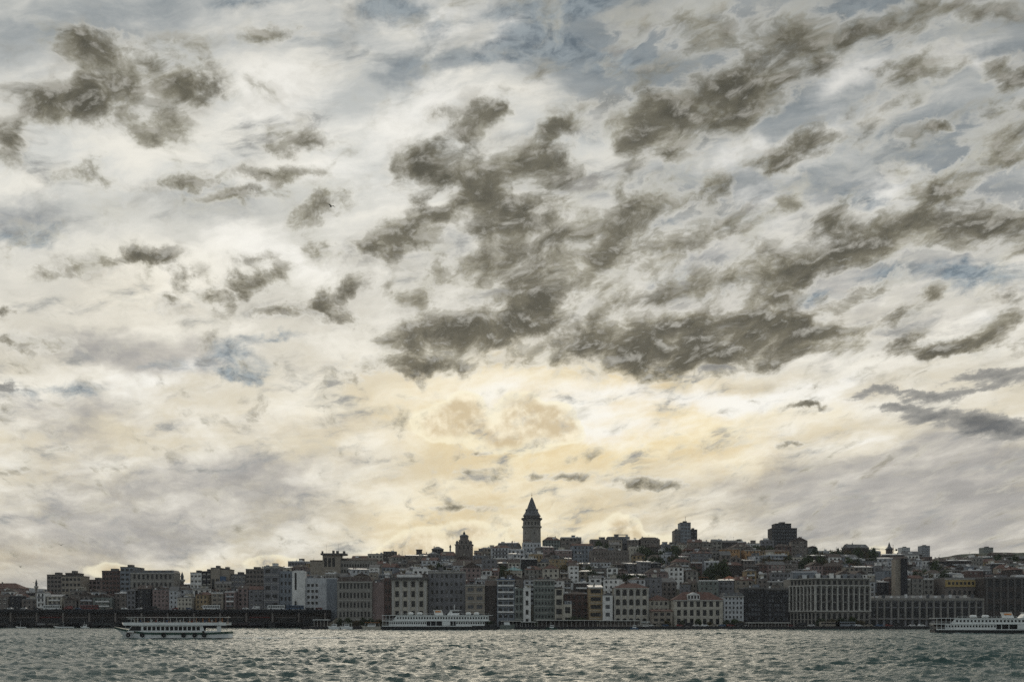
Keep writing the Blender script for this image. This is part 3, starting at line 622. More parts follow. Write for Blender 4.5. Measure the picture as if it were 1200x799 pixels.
B('quay_building', 'three storey house with faded pink tile roof beside arched window building', 'building', 760.5, 784, 703, 646, 'cream', 4, 3, .5, .5, styles=(1,0), roof='hip', roofmat=M['red'], roofh=3.6)
B('quay_building', 'low ruined looking terrace house with patchy cream wall by the water', 'house', 764, 788, 716, 628, 'beige', 3, 2, .6, .5, styles=(4,1), roof='shed', roofmat=M['red'], d=9)
root, w, h, ro = B('quay_building', 'long pale building with red roof and central gable facing the water', 'building', 789.5, 847, 702.5, 634, 'cream', 7, 3, .56, .66, styles=(1,4), roof='hip', roofmat=M['red'], roofh=5.0, cornice=1, bands=True, shop=False, sill=.2)
c = MB(); c.box(-w*.22, w*.03, -.4, 6, h-.04, h+3.0).gable(-w*.22, w*.03, -.4, 6, h+3.0, 1.7, .3, 'y'); gb = c.obj('gable', MW['white'], root)
for k in range(4): put('window', WIN[1], gb, (-w*.19+k*w*.063, -.5, h+.7), (1.1,1,1.9))
B('quay_building', 'grey white building with five close set window columns', 'building', 848, 871.5, 698, 638, 'pale', 5, 5, .44, .52, styles=(1,4), roof='mansard', roofmat=M['slate'], roofh=2.2, cornice=1)
B('glass_office', 'black glass office block left half next to grey white building', 'office', 872, 896, 689, 642, 'dark', 6, 8, .84, .6, styles=(4,3), cornice=1, trim='trimdark', shop=False)
B('glass_office', 'black glass office block right half next to the columned hotel', 'office', 896.3, 925, 690, 640, 'dark', 8, 8, .84, .6, styles=(4,3), cornice=1, trim='trimdark', shop=False)

# --- ornate corner hotel: two faces meeting at an angle
def hotel():
    Y0 = 622; cx0, cx1, cx2 = W(926, 640), W(955.5, Y0), W(1018.5, Y0+6); top = Zp(677, Y0); h = top-1.5
    root = thing('hotel_building', 'large ornate corner hotel with rows of tall columns and pale upper floor', 'hotel', (cx1, Y0, 1.5))
    USED.append((cx0, cx2, Y0-2, Y0+34))
    def face(p0, p1, cols, name, seed, pairs):
        L = math.hypot(p1[0]-p0[0], p1[1]-p0[1]); a = math.atan2(p1[1]-p0[1], p1[0]-p0[0]); r = random.Random(seed)
        f1h, f2h = h*.14, h*.30; rows = []
        bay = L/cols
        def ops(fr): return [(-L/2+bay*(i+.5), bay*fr) for i in range(cols)]
        rows = [(.3, f1h-.5, ops(.62), False), (f1h+.3, f2h-f1h-.9, ops(.6), True), (h*.34, h*.15, ops(.56), False), (h*.515, h*.14, ops(.56), False), (h*.68, h*.12, ops(.56), True), (h*.865, h*.09, ops(.56), False)]
        b = MB(); facade(b, -L/2, L/2, 0, h, 0, rows, .45)
        o = b.obj(name, MW['stone'], root, ((p0[0]+p1[0])/2-cx1, (p0[1]+p1[1])/2-Y0, 0)); o.rotation_euler.z = a
        for (zb, hh, op, ar) in rows:
            for (x, w_) in op: put('window', WIN[r.choice([1,4])], o, (x, .34, zb), (w_,1,hh))
        for i in range(cols+1):
            x = -L/2+bay*i; c = MB(); rr = .42 if i % 2 else .55
            c.lathe([(rr*1.3,h*.32),(rr*1.3,h*.335),(rr,h*.35),(rr*.86,h*.80),(rr*1.25,h*.82),(rr*1.35,h*.835)], x, -.62, 8); c.obj('column', M['trim'], o)
        c = MB(); c.box(-L/2-.6, L/2+.6, -1.1, -.003, h*.305, h*.322).box(-L/2-.6, L/2+.6, -1.2, -.003, h*.836, h*.855).box(-L/2-.9, L/2+.9, -1.3, -.003, h-.5, h); c.obj('cornice', M['trim'], o)
        for i in range(0, cols, 2):
            c = MB(); x = -L/2+bay*(i+.5); c.box(x-bay*.38, x+bay*.38, -1.0, -.003, h*.505, h*.513).box(x-bay*.38, x+bay*.38, -1.0, -.94, h*.513, h*.535); c.obj('balcony', M['trimdark'], o)
        return o
    p0, p1, p2 = (cx0, 640), (cx1, Y0), (cx2, Y0+5)
    face(p0, p1, 7, 'left_wing', 3, True); face(p1, p2, 10, 'front_wing', 4, False)
    x0, x1, x2 = p0[0]-cx1, 0, p2[0]-cx1; y0, y2 = 18, 5; D = 34
    b = MB(); b.add([(x0,y0,0),(x0,D,0),(x2,D,0),(x2,y2,0),(x0,y0,h),(x0,D,h),(x2,D,h),(x2,y2,h),(x1,0,h)], [(0,4,5,1),(1,5,6,2),(3,2,6,7),(4,8,7,6,5)]); b.obj('rear_wall', MW['stone'], root)
    b = MB(); b.box(x0+4, x2-3, 9, D-2, h+.02, h+2.2); ro = b.obj('roof', M['slate'], root)
    r = random.Random(9)
    for k in range(9):
        c = MB(); xx = x0+6+k*(x2-x0-12)/8; c.box(xx-1.2, xx+1.2, 7, 8.9, h+.02, h+r.uniform(1.5,3.4)); c.obj('roof_hut', MW[r.choice(['white','bluish','pale','grey'])], ro)
    c = MB(); c.box(x0+1, x0+16, 15, 22, h+.03, h+4.0).gable(x0+1, x0+16, 15, 22, h+4, 1, .2, 'x'); c.obj('attic', MW['bluish'], ro)
hotel()

# --- long customs warehouse with colonnaded front
def customs():
    Y = 630; xa, xb = W(1019.5, Y), W(1152, Y); w = xb-xa; h = Zp(701, Y)-1.5
    root = thing('customs_warehouse', 'long low grey warehouse with a row of tall pilasters and dark bays', 'warehouse', ((xa+xb)/2, Y, 1.5)); USED.append((xa, xb, Y-1, Y+22))
    n = 16; bay = w/n; b = MB()
    rows = [(.4, h*.22, [(-w/2+bay*(i+.5), bay*.7) for i in range(n)], False), (h*.30, h*.36, [(-w/2+bay*(i+.5), bay*.72) for i in range(n)], False), (h*.70, h*.17, [(-w/2+bay*(i+.5), bay*.62) for i in range(n)], False)]
    facade(b, -w/2, w/2, 0, h, 0, rows, .6); shell(b, w, 22, h); b.obj('wall', MW['grey'], root)
    put_windows(root, rows, 0, [4,1], .6)
    for i in range(n+1):
        x = -w/2+bay*i; c = MB(); c.box(x-.5, x+.5, -.5, -.003, h*.27, h*.93); c.obj('pilaster', MW['stone'], root)
    c = MB(); c.box(-w/2-.4, w/2+.4, -.9, -.003, h*.93, h+.2); c.obj('cornice', MW['stone'], root)
    c = MB(); c.box(-w/2-.2, w/2+.2, -.6, -.003, h*.25, h*.27); c.obj('string_course', MW['stone'], root)
    b = MB(); b.hip(-w/2, w/2, 1, 21, h+.01, 2.2, 0, .5); ro = b.obj('roof', M['slate'], root); r = random.Random(4)
    for k in range(14):
        x = -w/2+5+k*(w-10)/13; c = MB(); c.box(x-.8, x+.8, 3, 4.4, h, h+r.uniform(1.4,2.8)); c.obj('ventilator', M[r.choice(['zinc','slate','awning'])], ro)
customs()
root, w, h, ro = B('post_hall', 'big ochre building with yellow attic storey behind the long warehouse', 'building', 1108, 1153, 677.5, 668, 'taupe', 7, 5, .5, .5, arch=True, styles=(1,4), cornice=1, shop=False, trim='trim', d=20)
c = MB(); c.box(-w/2-.2, w/2+.2, -.5, -.003, h-5.4, h-1.0); c.obj('attic_band', MW['yellow'], root)
for i in range(9): put('window', WIN[1], root, (-w/2+2.2+i*(w-4.4)/8, -.6, h-4.0), (1.5,1,1.8))
root, w, h, ro = B('post_hall', 'big dark brown hall with tall arched bays above the right hand ferry', 'building', 1153.4, 1225, 677, 655, 'brown', 8, 4, .6, .62, arch=True, styles=(4,), cornice=1, shop=False, pil=True, trim='trimdark', d=24)
c = MB(); c.box(w*.1, w*.4, 6, 14, h+.8, h+2.4); c.obj('skylight', M['zinc'], ro)

# --- quayside sheds and pavilions
def pavilion(label, x0, x1, ytop, Y, roofm, wallm, n, open_=True, cat='pavilion'):
    xa, xb = W(x0,Y), W(x1,Y); w = xb-xa; h = Zp(ytop,Y)-1.5; root = thing('quay_pavilion', label, cat, ((xa+xb)/2, Y, 1.5))
    c = MB(); c.box(-w/2-.6, w/2+.6, -1.4, 6.4, h-.35, h); c.obj('roof', roofm, root)
    c = MB(); c.box(-w/2, w/2, 3.0, 6, 0, h-.352).box(-w/2, w/2, .0, .12, 0, 1.0); c.obj('wall', wallm, root)
    for i in range(n+1):
        c = MB(); x = -w/2+.1+(w-.2)*i/n; c.box(x-.12, x+.12, -.3, -.06, 0, h-.352); c.obj('post', M['trim'], root)
    return root
pavilion('low white roofed pier hut at the end of the bridge', 368, 384, 725.5, 604, M['white'], MW['brown'], 4)
pavilion('long dark restaurant shed with pale flat roof edge along the quay', 630, 700, 726, 603, M['awning'], MW['brown'], 14)
pavilion('long dark restaurant shed with yellowish posts ending by a white kiosk', 702, 748, 726.5, 603.5, M['awning'], MW['taupe'], 10)
pavilion('black pier shelter with white awning beside grey green barge', 588, 610, 727, 604, M['awning'], MW['dark'], 5)
pavilion('small pier shelter between black shelter and long restaurant shed', 612, 627, 728, 604.5, M['zinc'], MW['dark'], 4)
pavilion('small white kiosk in front of the arched window building', 753, 760, 728, 603, M['white'], MW['white'], 2, cat='kiosk')
pavilion('low terrace with pale roof under black glass offices', 877, 924, 729, 604, M['awning'], MW['brown'], 12)
pavilion('red fronted tea house near the middle ferry stern', 458, 478, 722.5, 612, M['redpaint'], MW['brick'], 6)

# ================================================================ landmarks on and behind the hill
def round_tower():
    Y = 872; s = Y/F; x = W(623.2, Y); zb = Zp(648, Y); H = lambda p: Zp(p, Y)-zb
    root = thing('stone_tower', 'tall round stone tower with gallery and pointed conical roof on the skyline', 'tower', (x, Y, zb)); USED.append((x-9, x+9, Y-9, Y+9))
    r0 = 10.6*s; b = MB()
    b.lathe([(r0*1.02,-6),(r0*.98,H(619)),(r0*1.1,H(618)),(r0*1.1,H(616.5)),(r0*.98,H(616)),(r0*.96,H(611)),(r0*1.0,H(610)),(r0*1.06,H(609.5)),(r0*1.06,H(608.5)),(r0*.88,H(608.3)),(r0*.88,H(604.6))], k=32)
    b.obj('shaft', MW['stone'], root, smooth=False)
    for i in range(16):
        a = 6.283*i/16; o = put('arched_window', WIN[4], root, (r0*1.0*math.cos(a), r0*1.0*math.sin(a), H(615.5)), (1.3,1,2.6)); o.rotation_euler.z = a+math.pi/2
    for i in range(14):
        a = 6.283*(i+.5)/14; o = put('gallery_window', WIN[4], root, (r0*.9*math.cos(a), r0*.9*math.sin(a), H(608.0)), (1.4,1,2.0)); o.rotation_euler.z = a+math.pi/2
    for i in range(6):
        a = 6.283*(i-.25)/6; o = put('slit_window', WIN[4], root, (r0*1.0*math.cos(a), r0*1.0*math.sin(a), H(626)), (.8,1,1.4)); o.rotation_euler.z = a+math.pi/2
    c = MB(); c.lathe([(r0*1.16,H(608.6)),(r0*1.16,H(607.0)),(r0*1.12,H(607.0)),(r0*1.12,H(608.5))], k=32); c.obj('gallery_railing', M['black'], root)
    c = MB(); c.lathe([(r0*1.02,H(604.6)),(r0*.98,H(604.1)),(r0*.78,H(601)),(r0*.60,H(597)),(r0*.50,H(595)),(r0*.34,H(590)),(r0*.12,H(584)),(r0*.05,H(582.6))], k=24); ro = c.obj('cone_roof', M['slate'], root)
    for i in range(8):
        a = 6.283*(i+.5)/8; c = MB(); c.box(-.5,.5,-.4,.6,0,1.2).gable(-.5,.5,-.5,.6,1.2,.6,.1,'y'); o = c.obj('dormer', M['slate'], ro, (r0*.66*math.cos(a), r0*.66*math.sin(a), H(599))); o.rotation_euler.z = a+math.pi/2
    c = MB(); c.lathe([(.12,H(583)),(.12,H(580.8)),(.42,H(580.3)),(.42,H(579.8)),(.1,H(579.4)),(.1,H(578)),(.22,H(577.7)),(.02,H(577))], k=8); c.obj('finial', M['gold'], root)
round_tower()

def belfry():
    Y = 868; s = Y/F; x = W(543.5, Y); zb = Zp(652, Y); H = lambda p: Zp(p, Y)-zb
    root = thing('domed_belfry', 'dark church tower with stacked small domes left of the round tower', 'church tower', (x, Y, zb)); USED.append((x-8, x+8, Y-4, Y+8))
    w = 10*s; b = MB(); b.box(-w, w, 0, 2*w, -4, H(638)).box(-w*.62, w*.62, w*.3, w*1.55, H(638), H(632)); b.lathe([(w*.5,H(632)),(w*.5,H(628.5)),(w*.56,H(628))], 0, w*.9, 16); b.obj('wall', MW['taupe'], root)
    for (p, k) in ((637,3),(631.6,2)):
        for i in range(k): put('arched_window', WIN[4], root, ((i-(k-1)/2)*w*.5, (-.06 if k==3 else w*.3-.06), H(p+6 if k==3 else p+5)), (1.2,1,2.6))
    c = MB(); c.lathe([(w*.56,H(628)),(w*.5,H(626.6)),(w*.3,H(625.4)),(w*.14,H(625)),(w*.14,H(623.4)),(w*.04,H(622)),(.05,H(620.5))], 0, w*.9, 16); c.obj('dome', M['slate'], root)
    for sx in (-1, 1):
        c = MB(); c.lathe([(w*.17,H(638)),(w*.17,H(635)),(w*.2,H(635)),(w*.1,H(633.6)),(.05,H(632.6))], sx*w*.8, w*.3, 10); c.obj('small_dome', M['slate'], root)
    c = MB(); c.box(-w*1.1, w*1.1, -.3, 2*w+.3, H(638)+.002, H(637.4)); c.obj('cornice', MW['stone'], root)
    c = MB(); c.cyl(-w*1.6, 2, -4, H(641), .8, .6); c.lathe([(.9,H(641)),(.9,H(640)),(.1,H(637.6))], -w*1.6, 2, 8); c.obj('turret', MW['brown'], root)
belfry()

def lantern_house():
    Y = 770; s = Y/F; x = W(392, Y); zb = Zp(672, Y); H = lambda p: Zp(p, Y)-zb
    root = thing('lantern_house', 'grand building crowned by three tall arches under an overhanging roof', 'building', (x, Y, zb)); USED.append((x-20, x+46, Y-1, Y+16))
    lx = lambda p: (p-392)*s
    b = MB(); facade(b, lx(378), lx(399), -3, H(650), 0, [(H(664), H(653)-H(664), [(lx(381.5), 2.2),(lx(386.2), 2.2),(lx(390.9), 2.2)], True)], .5)
    b.quad((lx(399),0,-3),(lx(399),10,-3),(lx(399),10,H(650)),(lx(399),0,H(650))); b.quad((lx(378),10,-3),(lx(378),0,-3),(lx(378),0,H(650)),(lx(378),10,H(650))); b.obj('tower_wall', MW['beige'], root)
    for p in (381.5,386.2,390.9): put('arched_window', WIN[1], root, (lx(p), .4, H(664)), (2.2,1,H(653)-H(664)))
    c = MB(); c.box(lx(376), lx(405), -1.5, 11, H(650)+.003, H(648)).box(lx(377), lx(379), -1, 0, H(648), H(645.5)).box(lx(389), lx(391.5), 1, 3, H(648), H(644.5)).box(lx(393.5), lx(396.5), 1, 3, H(648), H(645)).box(lx(402), lx(404.5), -1, 1, H(648), H(645.5)); ro = c.obj('roof', M['trimdark'], root)
    for p in (381.5, 396): d = MB(); d.bar((lx(p),3,H(648)),(lx(p),3,H(637)),.07,4); d.obj('mast', M['black'], ro)
    c = MB(); c.box(lx(363.5), lx(377.9), .5, 10, -3, H(657)); c.obj('left_wing', MW['beige'], root)
    c = MB(); c.box(lx(363), lx(378), .1, 10.4, H(657)+.002, H(656)); c.obj('left_wing_roof', M['brownroof'], root)
    w_ = lx(440)-lx(399.1); rows = [(H(664), 2.4, [(i*w_/13+w_/26-w_/2, 1.3) for i in range(13)], True), (H(671), 2.4, [(i*w_/13+w_/26-w_/2, 1.3) for i in range(13)], False)]
    b = MB(); rows = rows[::-1]; facade(b, -w_/2, w_/2, -3, H(656), 0, rows, .3); shell(b, w_, 10, H(656), z0=-3); o = b.obj('right_wing', MW['stone'], root, ((lx(399.1)+lx(440))/2, .8, 0)); put_windows(o, rows, 0, [1,4], .3)
    c = MB(); c.gable(-w_/2, w_/2, 0, 10, H(656)+.003, 1.8, .4, 'x'); c.obj('right_wing_roof', M['brownroof'], o)
lantern_house()

def highrise(name, label, Y, segs, base, wall, glass=3, depth=16, trim='trimdark', fl=3.4, mast=None):
    """segs: (x0, x1, ytop) boxes side by side, first is the main one"""
    xa = min(a for a,_,_ in segs); xb = max(c for _,c,_ in segs); cx = W((xa+xb)/2, Y); zb = Zp(base, Y); s = Y/F
    root = thing(name, label, 'tower block', (cx, Y, zb)); USED.append((W(xa,Y), W(xb,Y), Y-2, Y+depth))
    for k, (a, c_, yt) in enumerate(segs):
        w = (c_-a)*s; h = Zp(yt, Y)-zb; n = max(2, int(w/2.6)); fls = min(int(h/fl), 98//n//max(1,len(segs)-1) if len(segs)>1 else 98//n)
        rows = grid_rows(w, [(h-fl*(i+1)-.3, fl) for i in range(fls)][::-1], n, .68, .5)
        b = MB(); facade(b, -w/2, w/2, -5, h, 0, rows, .2); shell(b, w, depth-k*1.5, h, z0=-5)
        o = b.obj('wall', MW[wall] if isinstance(wall, str) else MW[wall[k % len(wall)]], root, ((a+c_)/2*s - (xa+xb)/2*s, k*.9, 0))
        put_windows(o, rows, 0, [glass], .2)
        c = MB(); c.box(-w/2-.15, w/2+.15, -.15, depth-k*1.5+.1, h+.003, h+.5); c.box(-w*.15, w*.2, depth*.3, depth*.6, h+.5, h+2.2); c.obj('parapet', M[trim], o)
    if mast: c = MB(); c.bar((0,4,mast[0]),(0,4,mast[1]),.15,5); c.obj('mast', M['black'], root)
    return root
highrise('stepped_tower_block', 'stepped grey blue high rise with three wings of different height on the skyline', 960, [(797.5,809.5,612.5),(790.5,797.3,621.5),(809.7,817.5,620.5)], 642, ['bluish','taupe','dark'], mast=(20,30))
root = highrise('black_tower_block', 'wide black slab high rise with a set back top storey on the skyline', 980, [(904.5,934,619),(909,927.5,613.5)], 648, ['dark','dark'])
highrise('distant_tower_block', 'pale distant tower block, left one of the two far right towers', 1700, [(1056.5,1066.5,641.5)], 662, ['pale'], 0)
highrise('distant_tower_block', 'taller distant tower block, right one of the two far right towers', 1700, [(1080,1089.8,639.5)], 662, ['bluish'], 0)
highrise('distant_block', 'small square block alone on the far right ridge', 1500, [(1153,1164,641.5)], 652, ['greenish'], 0)
# left bank blocks above the bridge
highrise('tower_block', 'leftmost tower block above the bridge with brown blank face', 760, [(55,71.8,673.5)], 716, ['taupe'], 1, fl=3.2)
r_ = highrise('terraced_block', 'block with pale balcony bands joined to the leftmost tower block', 757, [(72,94.5,675),(76,88,671.5)], 716, ['beige','brown'], 1, fl=4.0)
highrise('tower_block', 'small pinkish block standing alone left of the tall brown pair', 775, [(103,118,679.5)], 716, ['pink'], 1, fl=3.4)
highrise('tower_block', 'tall brick coloured block, left of the tall brown pair above the bridge', 760, [(119.5,140.5,669)], 716, ['brick'], 1, fl=3.4)
highrise('tower_block', 'tallest block of the left bank, grey with a stepped roof', 756, [(141,157,664.5),(157.2,166,668)], 716, ['bluish','taupe'], 1, fl=3.4)
highrise('balcony_block', 'apartment block with bright white balcony squares right of the small turret', 760, [(223,236,671),(236.2,246.8,669.5)], 716, ['white','dark'], 2, fl=3.8)
rt = highrise('blank_gable_block', 'block with plain beige side wall and blue vertical strip', 757, [(247,257.5,665.5),(257.7,268,667)], 716, ['beige','beige'], 1, fl=30)
c = MB(); z0_ = 0; s_ = 757/F; c.box(.5*s_, 7*s_, -.1, .85, Zp(692,757)-Zp(716,757), Zp(675,757)-Zp(716,757)); c.obj('blue_strip', M['bluepaint'], rt)
highrise('apartment_block', 'grey apartment block right of the blue stripe with paired pale windows', 762, [(270.5,287.5,673)], 716, ['grey'], 2, fl=3.6)
highrise('apartment_block', 'taller taupe apartment block left of the slim banded office', 760, [(288,309,667)], 716, ['taupe'], 1, fl=3.4)
B('mansion', 'wide ornate mansion with white arcaded middle storey above the bridge', 'mansion', 153, 204, 671, 748, 'stone', 9, 5, .5, .6, arch=True, styles=(4,1), cornice=1, bands=True, shop=False, zbase=9, pil=False, roof='mansard', roofmat=M['slate'], roofh=2.0)
B('arcade_house', 'white house with large arched windows directly left of the blue striped block base', 'house', 226, 247, 690, 738, 'white', 3, 3, .55, .62, arch=True, styles=(4,), cornice=1, shop=False, zbase=6)
B('red_roofed_hall', 'long hall with faded red roof at the far left edge', 'hall', -40, 24, 689, 790, 'pink', 14, 3, .5, .4, styles=(1,), shop=False, roof='hip', roofmat=M['red'], roofh=4.2, zbase=10)

def minaret(label, px, ytop, base, Y, rad=.9, wall='stone'):
    zb = Zp(base, Y); H = lambda p: Zp(p, Y)-zb; root = thing('minaret', label, 'minaret', (W(px,Y), Y, zb)); ht = H(ytop); USED.append((W(px,Y)-2, W(px,Y)+2, Y-2, Y+2))
    b = MB(); b.lathe([(rad*1.4,-2),(rad*1.4,ht*.3),(rad,ht*.36),(rad,ht*.62)], k=12); b.obj('shaft', MW[wall], root)
    c = MB(); c.lathe([(rad,ht*.60),(rad*1.7,ht*.64),(rad*1.7,ht*.70),(rad*.9,ht*.70)], k=12); c.obj('balcony', M['trim'], root)
    c = MB(); c.lathe([(rad*.85,ht*.70),(rad*.85,ht*.80),(rad*1.1,ht*.80),(.05,ht)], k=12); c.obj('spire', M['slate'], root)
minaret('thin minaret at the far left between red hall and leftmost tower block', 42.5, 678, 706, 770)
minaret('short pointed turret in the gap between mansion and balcony block', 213.5, 669.5, 700, 765, 1.3, 'taupe')
def turret():
    Y = 890; root = thing('clock_turret', 'dark pointed turret on the right skyline beside the crane', 'turret', (W(1042,Y), Y, Zp(656,Y))); zb = Zp(656,Y); H = lambda p: Zp(p,Y)-zb
    c = MB(); c.box(-2.2,2.2,-2.2,2.2,-8,H(643.5)); c.obj('shaft', MW['brown'], root)
    c = MB(); c.box(-2.7,2.7,-2.7,2.7,H(643.5)+.002,H(642.6)); c.lathe([(3.2,H(642.6)),(1.4,H(640)),(.1,H(634.8))],k=4,ph=math.pi/4); c.obj('spire', M['slate'], root)
    for z_ in (646.5,): put('window', WIN[4], root, (0,-2.28,H(649)), (1,1,1.8))
turret()
def crane():
    Y = 930; zb = Zp(660,Y); H = lambda p: Zp(p,Y)-zb; s = Y/F; root = thing('tower_crane', 'thin tower crane with a long level jib behind the pointed turret', 'crane', (W(1046.5,Y), Y, zb)); lx = lambda p: (p-1046.5)*s
    c = MB()
    for sx in (-.5,.5):
        for sy in (-.5,.5): c.bar((sx,sy,-10),(sx,sy,H(641)),.12,4)
    for k in range(10): c.bar((-.5,-.5,-8+k*2.2),(.5,-.5,-5.8+k*2.2),.08,3)
    c.obj('mast', M['redpaint'], root)
    c = MB(); c.bar((lx(1023),0,H(642)),(lx(1051),0,H(644.2)),.16,4).bar((lx(1023),0,H(642)-.8),(lx(1051),0,H(644.2)-.8),.12,4); c.box(lx(1049.5),lx(1051.5),-.6,.6,H(645),H(643)); c.obj('jib', M['black'], root)
    c = MB(); c.bar((0,0,H(641)),(0,0,H(637.8)),.15,4).bar((0,0,H(638)),(lx(1032),0,H(642.8)),.06,3).bar((0,0,H(638)),(lx(1050.5),0,H(644.2)),.06,3); c.obj('tie_frame', M['black'], root)
crane()
def silo():
    Y = 657; zb = 1.5; H = lambda p: Zp(p,Y)-zb; s = Y/F; x = W(1056,Y); root = thing('grain_tower', 'tall narrow twin shaft, left half beige concrete and right half black', 'tower', (x,Y,zb)); USED.append((x-6, x+7, Y-1, Y+10))
    c = MB(); c.box(-6.6*s,-.6*s,0,7,-1,H(655)); c.box(-5*s,-4*s,-.15,-.003,2,H(656)).box(-3*s,-2*s,-.15,-.003,2,H(656)); c.obj('pale_shaft', MW['beige'], root)
    c = MB(); c.box(-.55*s,6.8*s,-1,7,-1,H(655.5)); c.obj('black_shaft', MW['dark'], root)
    c = MB(); c.box(-1*s,7.4*s,-1.5,7.5,H(655.5)+.002,H(654)); c.obj('cap', M['black'], root)
silo()
# special coloured blocks on the slope
B('orange_block', 'bright orange apartment block left of the black slab high rise', 'apartments', 844, 867, 643.5, 800, 'orange', 6, 5, .36, .5, pairs=True, styles=(1,4), zbase=Zp(672,800), shop=False, roof='hip', roofmat=M['brownroof'], roofh=1.5)
B('tan_block', 'tan hospital like block touching the right side of the bright orange one', 'apartments', 873, 891, 644, 802, 'orange', 4, 5, .3, .5, styles=(1,), zbase=Zp(672,802), shop=False, roofmat=M['brownroof'], cornice=1, r=random.Random(3))
B('tan_block', 'long tan lower block below the left foot of the black slab high rise', 'apartments', 891.5, 925, 645.5, 806, 'ochre', 8, 5, .3, .5, styles=(1,), zbase=Zp(672,806), shop=False, roof='hip', roofmat=M['brownroof'], roofh=1.5)
B('salmon_block', 'salmon building with cream left end below the stepped high rise', 'building', 800, 828, 648, 790, 'pink', 5, 3, .3, .5, styles=(1,), zbase=Zp(670,790), shop=False, cornice=1)
B('white_house', 'pale yellow stepped house bright against the skyline right of the tower', 'house', 738, 756, 641, 812, 'cream', 5, 4, .3, .4, styles=(4,), zbase=Zp(664,812), shop=False)
B('white_house', 'whitish house group directly at the foot of the round tower', 'house', 612, 634, 636.5, 835, 'pale', 5, 4, .35, .5, styles=(4,0), zbase=Zp(656,835), shop=False)
B('grand_house', 'domed grey building with arched upper windows left of the round tower', 'building', 582, 611, 641, 838, 'stone', 7, 4, .5, .5, arch=True, styles=(4,1), zbase=Zp(664,838), shop=False, roof='mansard', roofmat=M['slate'], roofh=3.5)
B('ochre_house', 'ochre house with dark windows straight below the round tower', 'house', 620, 636, 650, 776, 'ochre', 4, 4, .4, .5, styles=(4,), zbase=Zp(672,776), shop=False)
B('long_school', 'long building with brown red hip roof below the domed belfry', 'school', 546, 600, 660, 770, 'pale', 13, 2, .45, .5, styles=(1,), zbase=Zp(678,770), shop=False, roof='hip', roofmat=M['brownroof'], roofh=3.6)
B('blue_roof_house', 'pale yellow house with teal blue roof and white top above the quay', 'house', 592, 612, 668, 705, 'cream', 4, 3, .6, .4, styles=(2,), zbase=Zp(690,705), shop=False, roof='hip', roofmat=M['vest'], roofh=2.6)
B('rust_roof_house', 'large house under a bright orange tiled roof right of centre', 'house', 844, 870, 681, 705, 'beige', 5, 3, .5, .5, styles=(1,), zbase=Zp(696,705), shop=False, roof='hip', roofmat=M['rust'], roofh=4.0)
B('rust_roof_house', 'smaller house with orange brown roof touching the bright orange roofed one', 'house', 822, 843, 685, 704, 'beige', 4, 3, .5, .5, styles=(1,), zbase=Zp(697,704), shop=False, roof='hip', roofmat=M['red'], roofh=2.0)
B('yellow_house', 'small bright ochre house alone above the ornate hotel roof', 'house', 963, 970.5, 660, 780, 'yellow', 2, 3, .4, .5, styles=(1,), zbase=Zp(674,780), shop=False)
B('barracks', 'long orange brown building on the far right hill, left one', 'building', 1110, 1134, 654.5, 880, 'orange', 9, 2, .4, .5, arch=True, styles=(1,), zbase=Zp(664,880), shop=False, roof='hip', roofmat=M['brownroof'], roofh=2.8)
B('barracks', 'long orange brown building on the far right hill, right one', 'building', 1143, 1167, 654, 884, 'ochre', 9, 2, .4, .5, arch=True, styles=(1,), zbase=Zp(664,884), shop=False, roof='hip', roofmat=M['brownroof'], roofh=2.2)
B('stone_terrace', 'very large plain grey brown apartment wall under the skyline right of the tower', 'apartments', 692, 737, 645.5, 778, 'taupe', 12, 5, .3, .45, styles=(1,), zbase=Zp(676,778), shop=False, roofmat=M['bitumen'])
B('skyline_block', 'broad grey block rising highest between round tower and stepped high rise', 'apartments', 712, 738, 629.5, 866, 'grey', 8, 4, .4, .5, styles=(1,4), zbase=Zp(652,866), shop=False)
B('skyline_block', 'lower grey block on the skyline just left of the highest broad grey one', 'apartments', 692, 711.5, 632.5, 864, 'taupe', 6, 4, .4, .5, styles=(1,4), zbase=Zp(652,864), shop=False)
B('chimney_house', 'cream house with a thick dark square chimney on the skyline left of the belfry', 'house', 486, 505, 649.5, 862, 'cream', 4, 3, .4, .5, styles=(1,), zbase=Zp(668,862), shop=False, roof='hip', roofmat=M['brownroof'], roofh=1.5)
c = MB(); s_ = 862/F; c.box(-8*s_, -1.5*s_, 2, 6, Zp(652,862)-Zp(668,862), Zp(644,862)-Zp(668,862)); c.box(-8.6*s_, -.9*s_, 1.6, 6.4, Zp(644,862)-Zp(668,862)+.002, Zp(643.2,862)-Zp(668,862)); c.obj('big_chimney', MW['brown'], [o for o in bpy.data.objects if o.name == 'chimney_house'][0])

# ================================================================ the dense hillside, row by row
MARKS = [(43,'thin minaret'),(84,'terraced left bank block'),(178,'ornate mansion'),(257,'blue striped block'),(352,'slotted white pylon'),(392,'three arched lantern'),(480,'dark hat roof'),(543,'domed belfry'),(623,'round stone tower'),(725,'broad skyline block'),(804,'stepped high rise'),(856,'bright orange block'),(919,'black slab high rise'),(970,'ornate corner hotel'),(1056,'twin shaft tower'),(1122,'orange brown barracks'),(1190,'dark arched hall')]
ORD = ['first','second','third','fourth','fifth','sixth','seventh','eighth','ninth','tenth','eleventh','twelfth']
ROWTXT = ['just behind the waterfront','low on the slope','below middle slope','above middle slope','near the hilltop','on the skyline']
palette = [('grey',5),('taupe',6),('stone',5),('beige',5),('pink',4),('cream',4),('pale',6),('white',6),('brown',4),('brick',3),('ochre',2),('bluish',3),('greenish',2),('dark',3)]
pal = [p for p, k in palette for _ in range(k)]
WORD = {'pale':'pale grey','bluish':'blue grey','greenish':'green grey','dark':'nearly black','stone':'stone coloured'}
